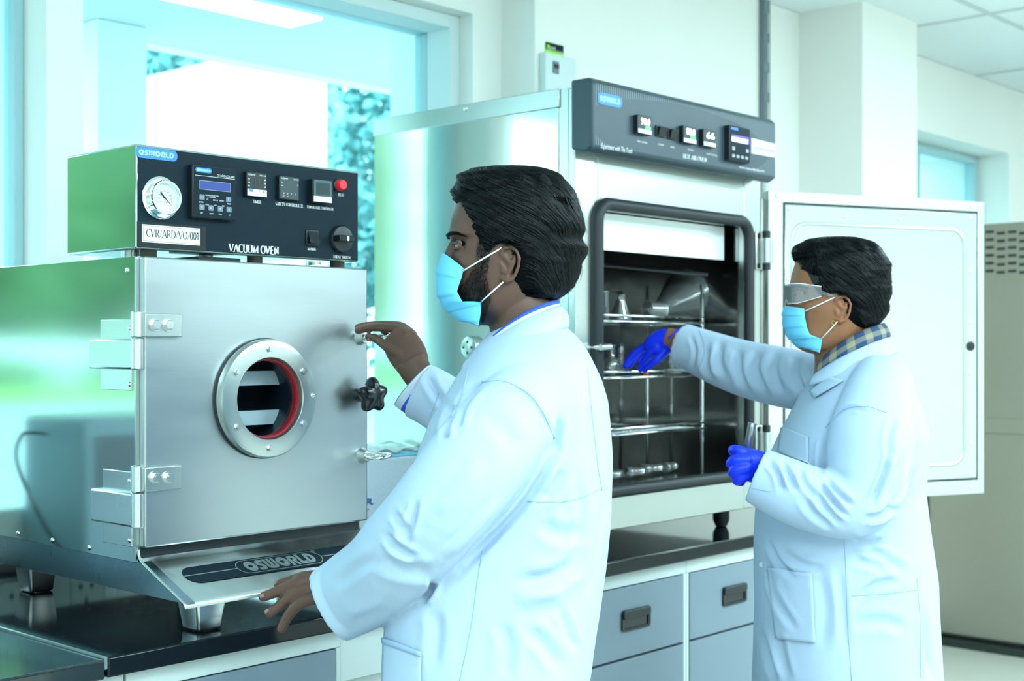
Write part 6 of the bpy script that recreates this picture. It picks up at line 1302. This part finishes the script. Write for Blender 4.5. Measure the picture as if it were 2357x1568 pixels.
# coat
cb = MB()
rows2 = [(800, 1935, 2030, .075, .01, 2.0), (830, 1905, 2052, .115, .0, 2.1), (860, 1882, 2070, .150, 0, 2.2), (900, 1858, 2090, .185, 0, 2.3), (950, 1832, 2108, .205, 0, 2.4), (1000, 1806, 2120, .215, 0, 2.5), (1060, 1778, 2118, .215, 0, 2.5), (1120, 1758, 2112, .212, 0, 2.5), (1180, 1746, 2120, .215, 0, 2.5), (1240, 1742, 2128, .22, 0, 2.5), (1320, 1742, 2140, .225, 0, 2.5), (1400, 1744, 2142, .228, 0, 2.5), (1480, 1742, 2146, .232, 0, 2.5), (1568, 1740, 2152, .236, 0, 2.5), (1900, 1735, 2160, .25, 0, 2.4), (1915, 1735, 2160, .25, 0, 2.4)]
torso(cb, rows2, Z2)
limb(cb, [(2030, 880, 2.90, 70, .07), (2020, 935, 2.83, 85, .08), (2005, 1010, 2.79, 98, .085), (2000, 1080, 2.77, 94, .082), (1985, 1135, 2.755, 88, .078), (1945, 1162, 2.75, 78, .072), (1880, 1152, 2.76, 74, .07), (1815, 1128, 2.775, 72, .066), (1760, 1102, 2.79, 66, .06), (1742, 1094, 2.795, 64, .058)], 56, cavity=.05)
limb(cb, [(1935, 905, 3.12, 80, .08), (1880, 885, 3.18, 68), (1800, 868, 3.27, 68), (1720, 850, 3.36, 64), (1650, 826, 3.44, 58), (1600, 806, 3.49, 52), (1572, 797, 3.515, 52, .055)], 48, cavity=.05)
cm = remesh(cb, .0042, 5, .5); wrinkle(cm, 8, .0018, 7)
F2 = [([(1590, 770), (1600, 810), (1592, 850)], 5, 3), ([(1660, 785), (1655, 830), (1668, 870)], 9, 6), ([(1700, 800), (1700, 850), (1718, 900)], 9, 7), ([(1745, 805), (1738, 850), (1760, 905)], 10, 8), ([(1790, 810), (1780, 850), (1800, 910)], 10, 7), ([(1835, 820), (1830, 860), (1850, 910)], 10, 6), ([(1630, 800), (1625, 840), (1640, 880)], 8, 5),
 ([(1765, 1060), (1790, 1090), (1800, 1130)], 7, 7), ([(1800, 1065), (1815, 1095), (1835, 1130)], 7, 7), ([(1840, 1075), (1850, 1110), (1880, 1150)], 7, 5), ([(1888, 1105), (1895, 1125), (1930, 1170), (1955, 1190)], 6, 8), ([(1900, 1105), (1925, 1130), (1965, 1165)], 6, 8), ([(1880, 1130), (1900, 1170), (1940, 1210)], 8, 5), ([(1845, 1140), (1870, 1180), (1920, 1215)], 9, 4),
 ([(2045, 1040), (2035, 1090), (2005, 1160)], 6, 9), ([(2080, 1050), (2060, 1100), (2035, 1150)], 9, 6), ([(2060, 960), (2045, 1010), (2050, 1060)], 8, 5), ([(2110, 1080), (2060, 1150), (2010, 1200)], 7, 8), ([(1895, 1010), (1892, 1050), (1890, 1095)], 7, 6), ([(1900, 975), (1950, 940), (2010, 950)], 5, 3), ([(1990, 1195), (2030, 1185), (2070, 1165)], 8, 8),
 ([(1960, 1245), (2000, 1250), (2035, 1242)], 8, 6), ([(1965, 1290), (2010, 1300), (2040, 1315)], 10, 5), ([(1975, 1380), (2010, 1350), (2070, 1335)], 10, 6), ([(1765, 1240), (1790, 1290), (1830, 1330)], 7, 5), ([(1770, 1300), (1785, 1370), (1835, 1450)], 8, 6), ([(1800, 1270), (1850, 1300), (1900, 1310)], 9, 4), ([(1990, 1260), (2040, 1290), (2090, 1320)], 12, 4), ([(1960, 1440), (2030, 1430), (2090, 1450)], 14, 4), ([(1790, 1450), (1800, 1510), (1815, 1568)], 10, 4), ([(1880, 1300), (1900, 1400), (1890, 1500)], 14, 3), ([(1745, 1440), (1765, 1500), (1785, 1568)], 8, 6), ([(2125, 1400), (2130, 1480), (2140, 1560)], 8, 6), ([(1930, 1300), (1940, 1400), (1945, 1500)], 10, 3)]
folds(cm, F2, 1.35)
bv2 = surface_of([cm]); COAT2 = finish(cm, 'lab_coat', 'coat', MAN2)
for pts in ([(1943, 1240), (1948, 1330), (1952, 1440), (1960, 1568)], [(1900, 985), (1940, 945), (1990, 935), (2040, 950)], [(1960, 1372), (2030, 1368), (2110, 1358)], [(2110, 1330), (2118, 1440), (2120, 1560)], [(1610, 760), (1622, 800), (1608, 856)], [(1722, 1120), (1750, 1128), (1775, 1132)], [(1842, 900), (1822, 940), (1800, 980)]): strip(bv2, pts, COAT2)
G = drape(bv2, [(1768, 1305), (1870, 1320), (1878, 1480), (1788, 1470)], 16, 24, .004); MB().grid(G).build('pocket', 'coat', COAT2, smooth=2, solid=.002)
G = drape(bv2, [(1800, 982), (1862, 1006), (1862, 1070), (1792, 1040)], 12, 14, .003); MB().grid(G).build('breast_pocket', 'coat', COAT2, smooth=2, solid=.0015)
p_ = hit(bv2, 1754, 1300, .001)
if p_ is not None: MB().lathe(p_, nrm(C0 - p_), [(.0055, 0), (.0055, .002), (.004, .003)], 18).build('button', 'cab_white', COAT2, smooth=True)
SH2 = collar(1958, 76, 790, 45, -14, .062, 1962, 86, 825, 50, -14, .080, Z2, MAN2, 'coat', 'shirt_collar', .0025)
def plaid(name):
    m = bpy.data.materials.new(name); m.use_nodes = True; n = m.node_tree.nodes; l = m.node_tree.links; b = n['Principled BSDF']; b.inputs['Roughness'].default_value = .85
    t = n.new('ShaderNodeTexCoord'); s = n.new('ShaderNodeSeparateXYZ'); l.new(t.outputs['UV'], s.inputs[0]); rr = []
    for k_ in (0, 1):
        f_ = n.new('ShaderNodeMath'); f_.operation = 'FRACT'; l.new(s.outputs[k_], f_.inputs[0]); r = n.new('ShaderNodeValToRGB'); r.color_ramp.interpolation = 'CONSTANT'; e = r.color_ramp.elements; l.new(f_.outputs[0], r.inputs[0])
        e[0].color = (.015, .045, .11, 1); e[1].position = .46; e[1].color = (.30, .26, .15, 1); q = e.new(.80); q.color = (.20, .24, .26, 1); q = e.new(.88); q.color = (.015, .05, .12, 1); rr.append(r)
    mx = n.new('ShaderNodeMix'); mx.data_type = 'RGBA'; mx.inputs[0].default_value = .5; l.new(rr[0].outputs[0], mx.inputs[6]); l.new(rr[1].outputs[0], mx.inputs[7]); l.new(mx.outputs[2], b.inputs['Base Color']); return m
SH2.data.materials[0] = plaid('plaid_shirt'); grid_uv(SH2, 61, 9, 11, 1.3)
CO2 = collar(1960, 84, 820, 44, -8, .078, 1960, 104, 852, 40, 4, .108, Z2, MAN2, 'coat', 'coat_collar', .004, mid=.005)
G = drape(bv2, [(1868, 905), (1905, 868), (1945, 880), (1880, 918)], 8, 8, .006); MB().grid(G).build('lapel', 'coat', COAT2, smooth=2, solid=.002)
legs(Z2, 1780, 2110, MAN2, .9)
# tubes held in the gloved hand
for i, (x0, y0, x1, y1, z_, lab_) in enumerate(((1732, 974, 1714, 1062, 2.83, 'clear glass test tube standing up out of the blue glove'), )):
    a_, c_ = P(x0, y0, z_), P(x1, y1, z_); ax = nrm(a_ - c_); L_ = np.linalg.norm(a_ - c_)
    o = MB().lathe(c_, ax, [(.001, -.006), (.005, -.004), (.0082, .002), (.0085, L_ - .003), (.0098, L_)], 22, cap=False).build('test_tube', 'glass', smooth=2, solid=.0012); tag(o, lab_, 'test tube')
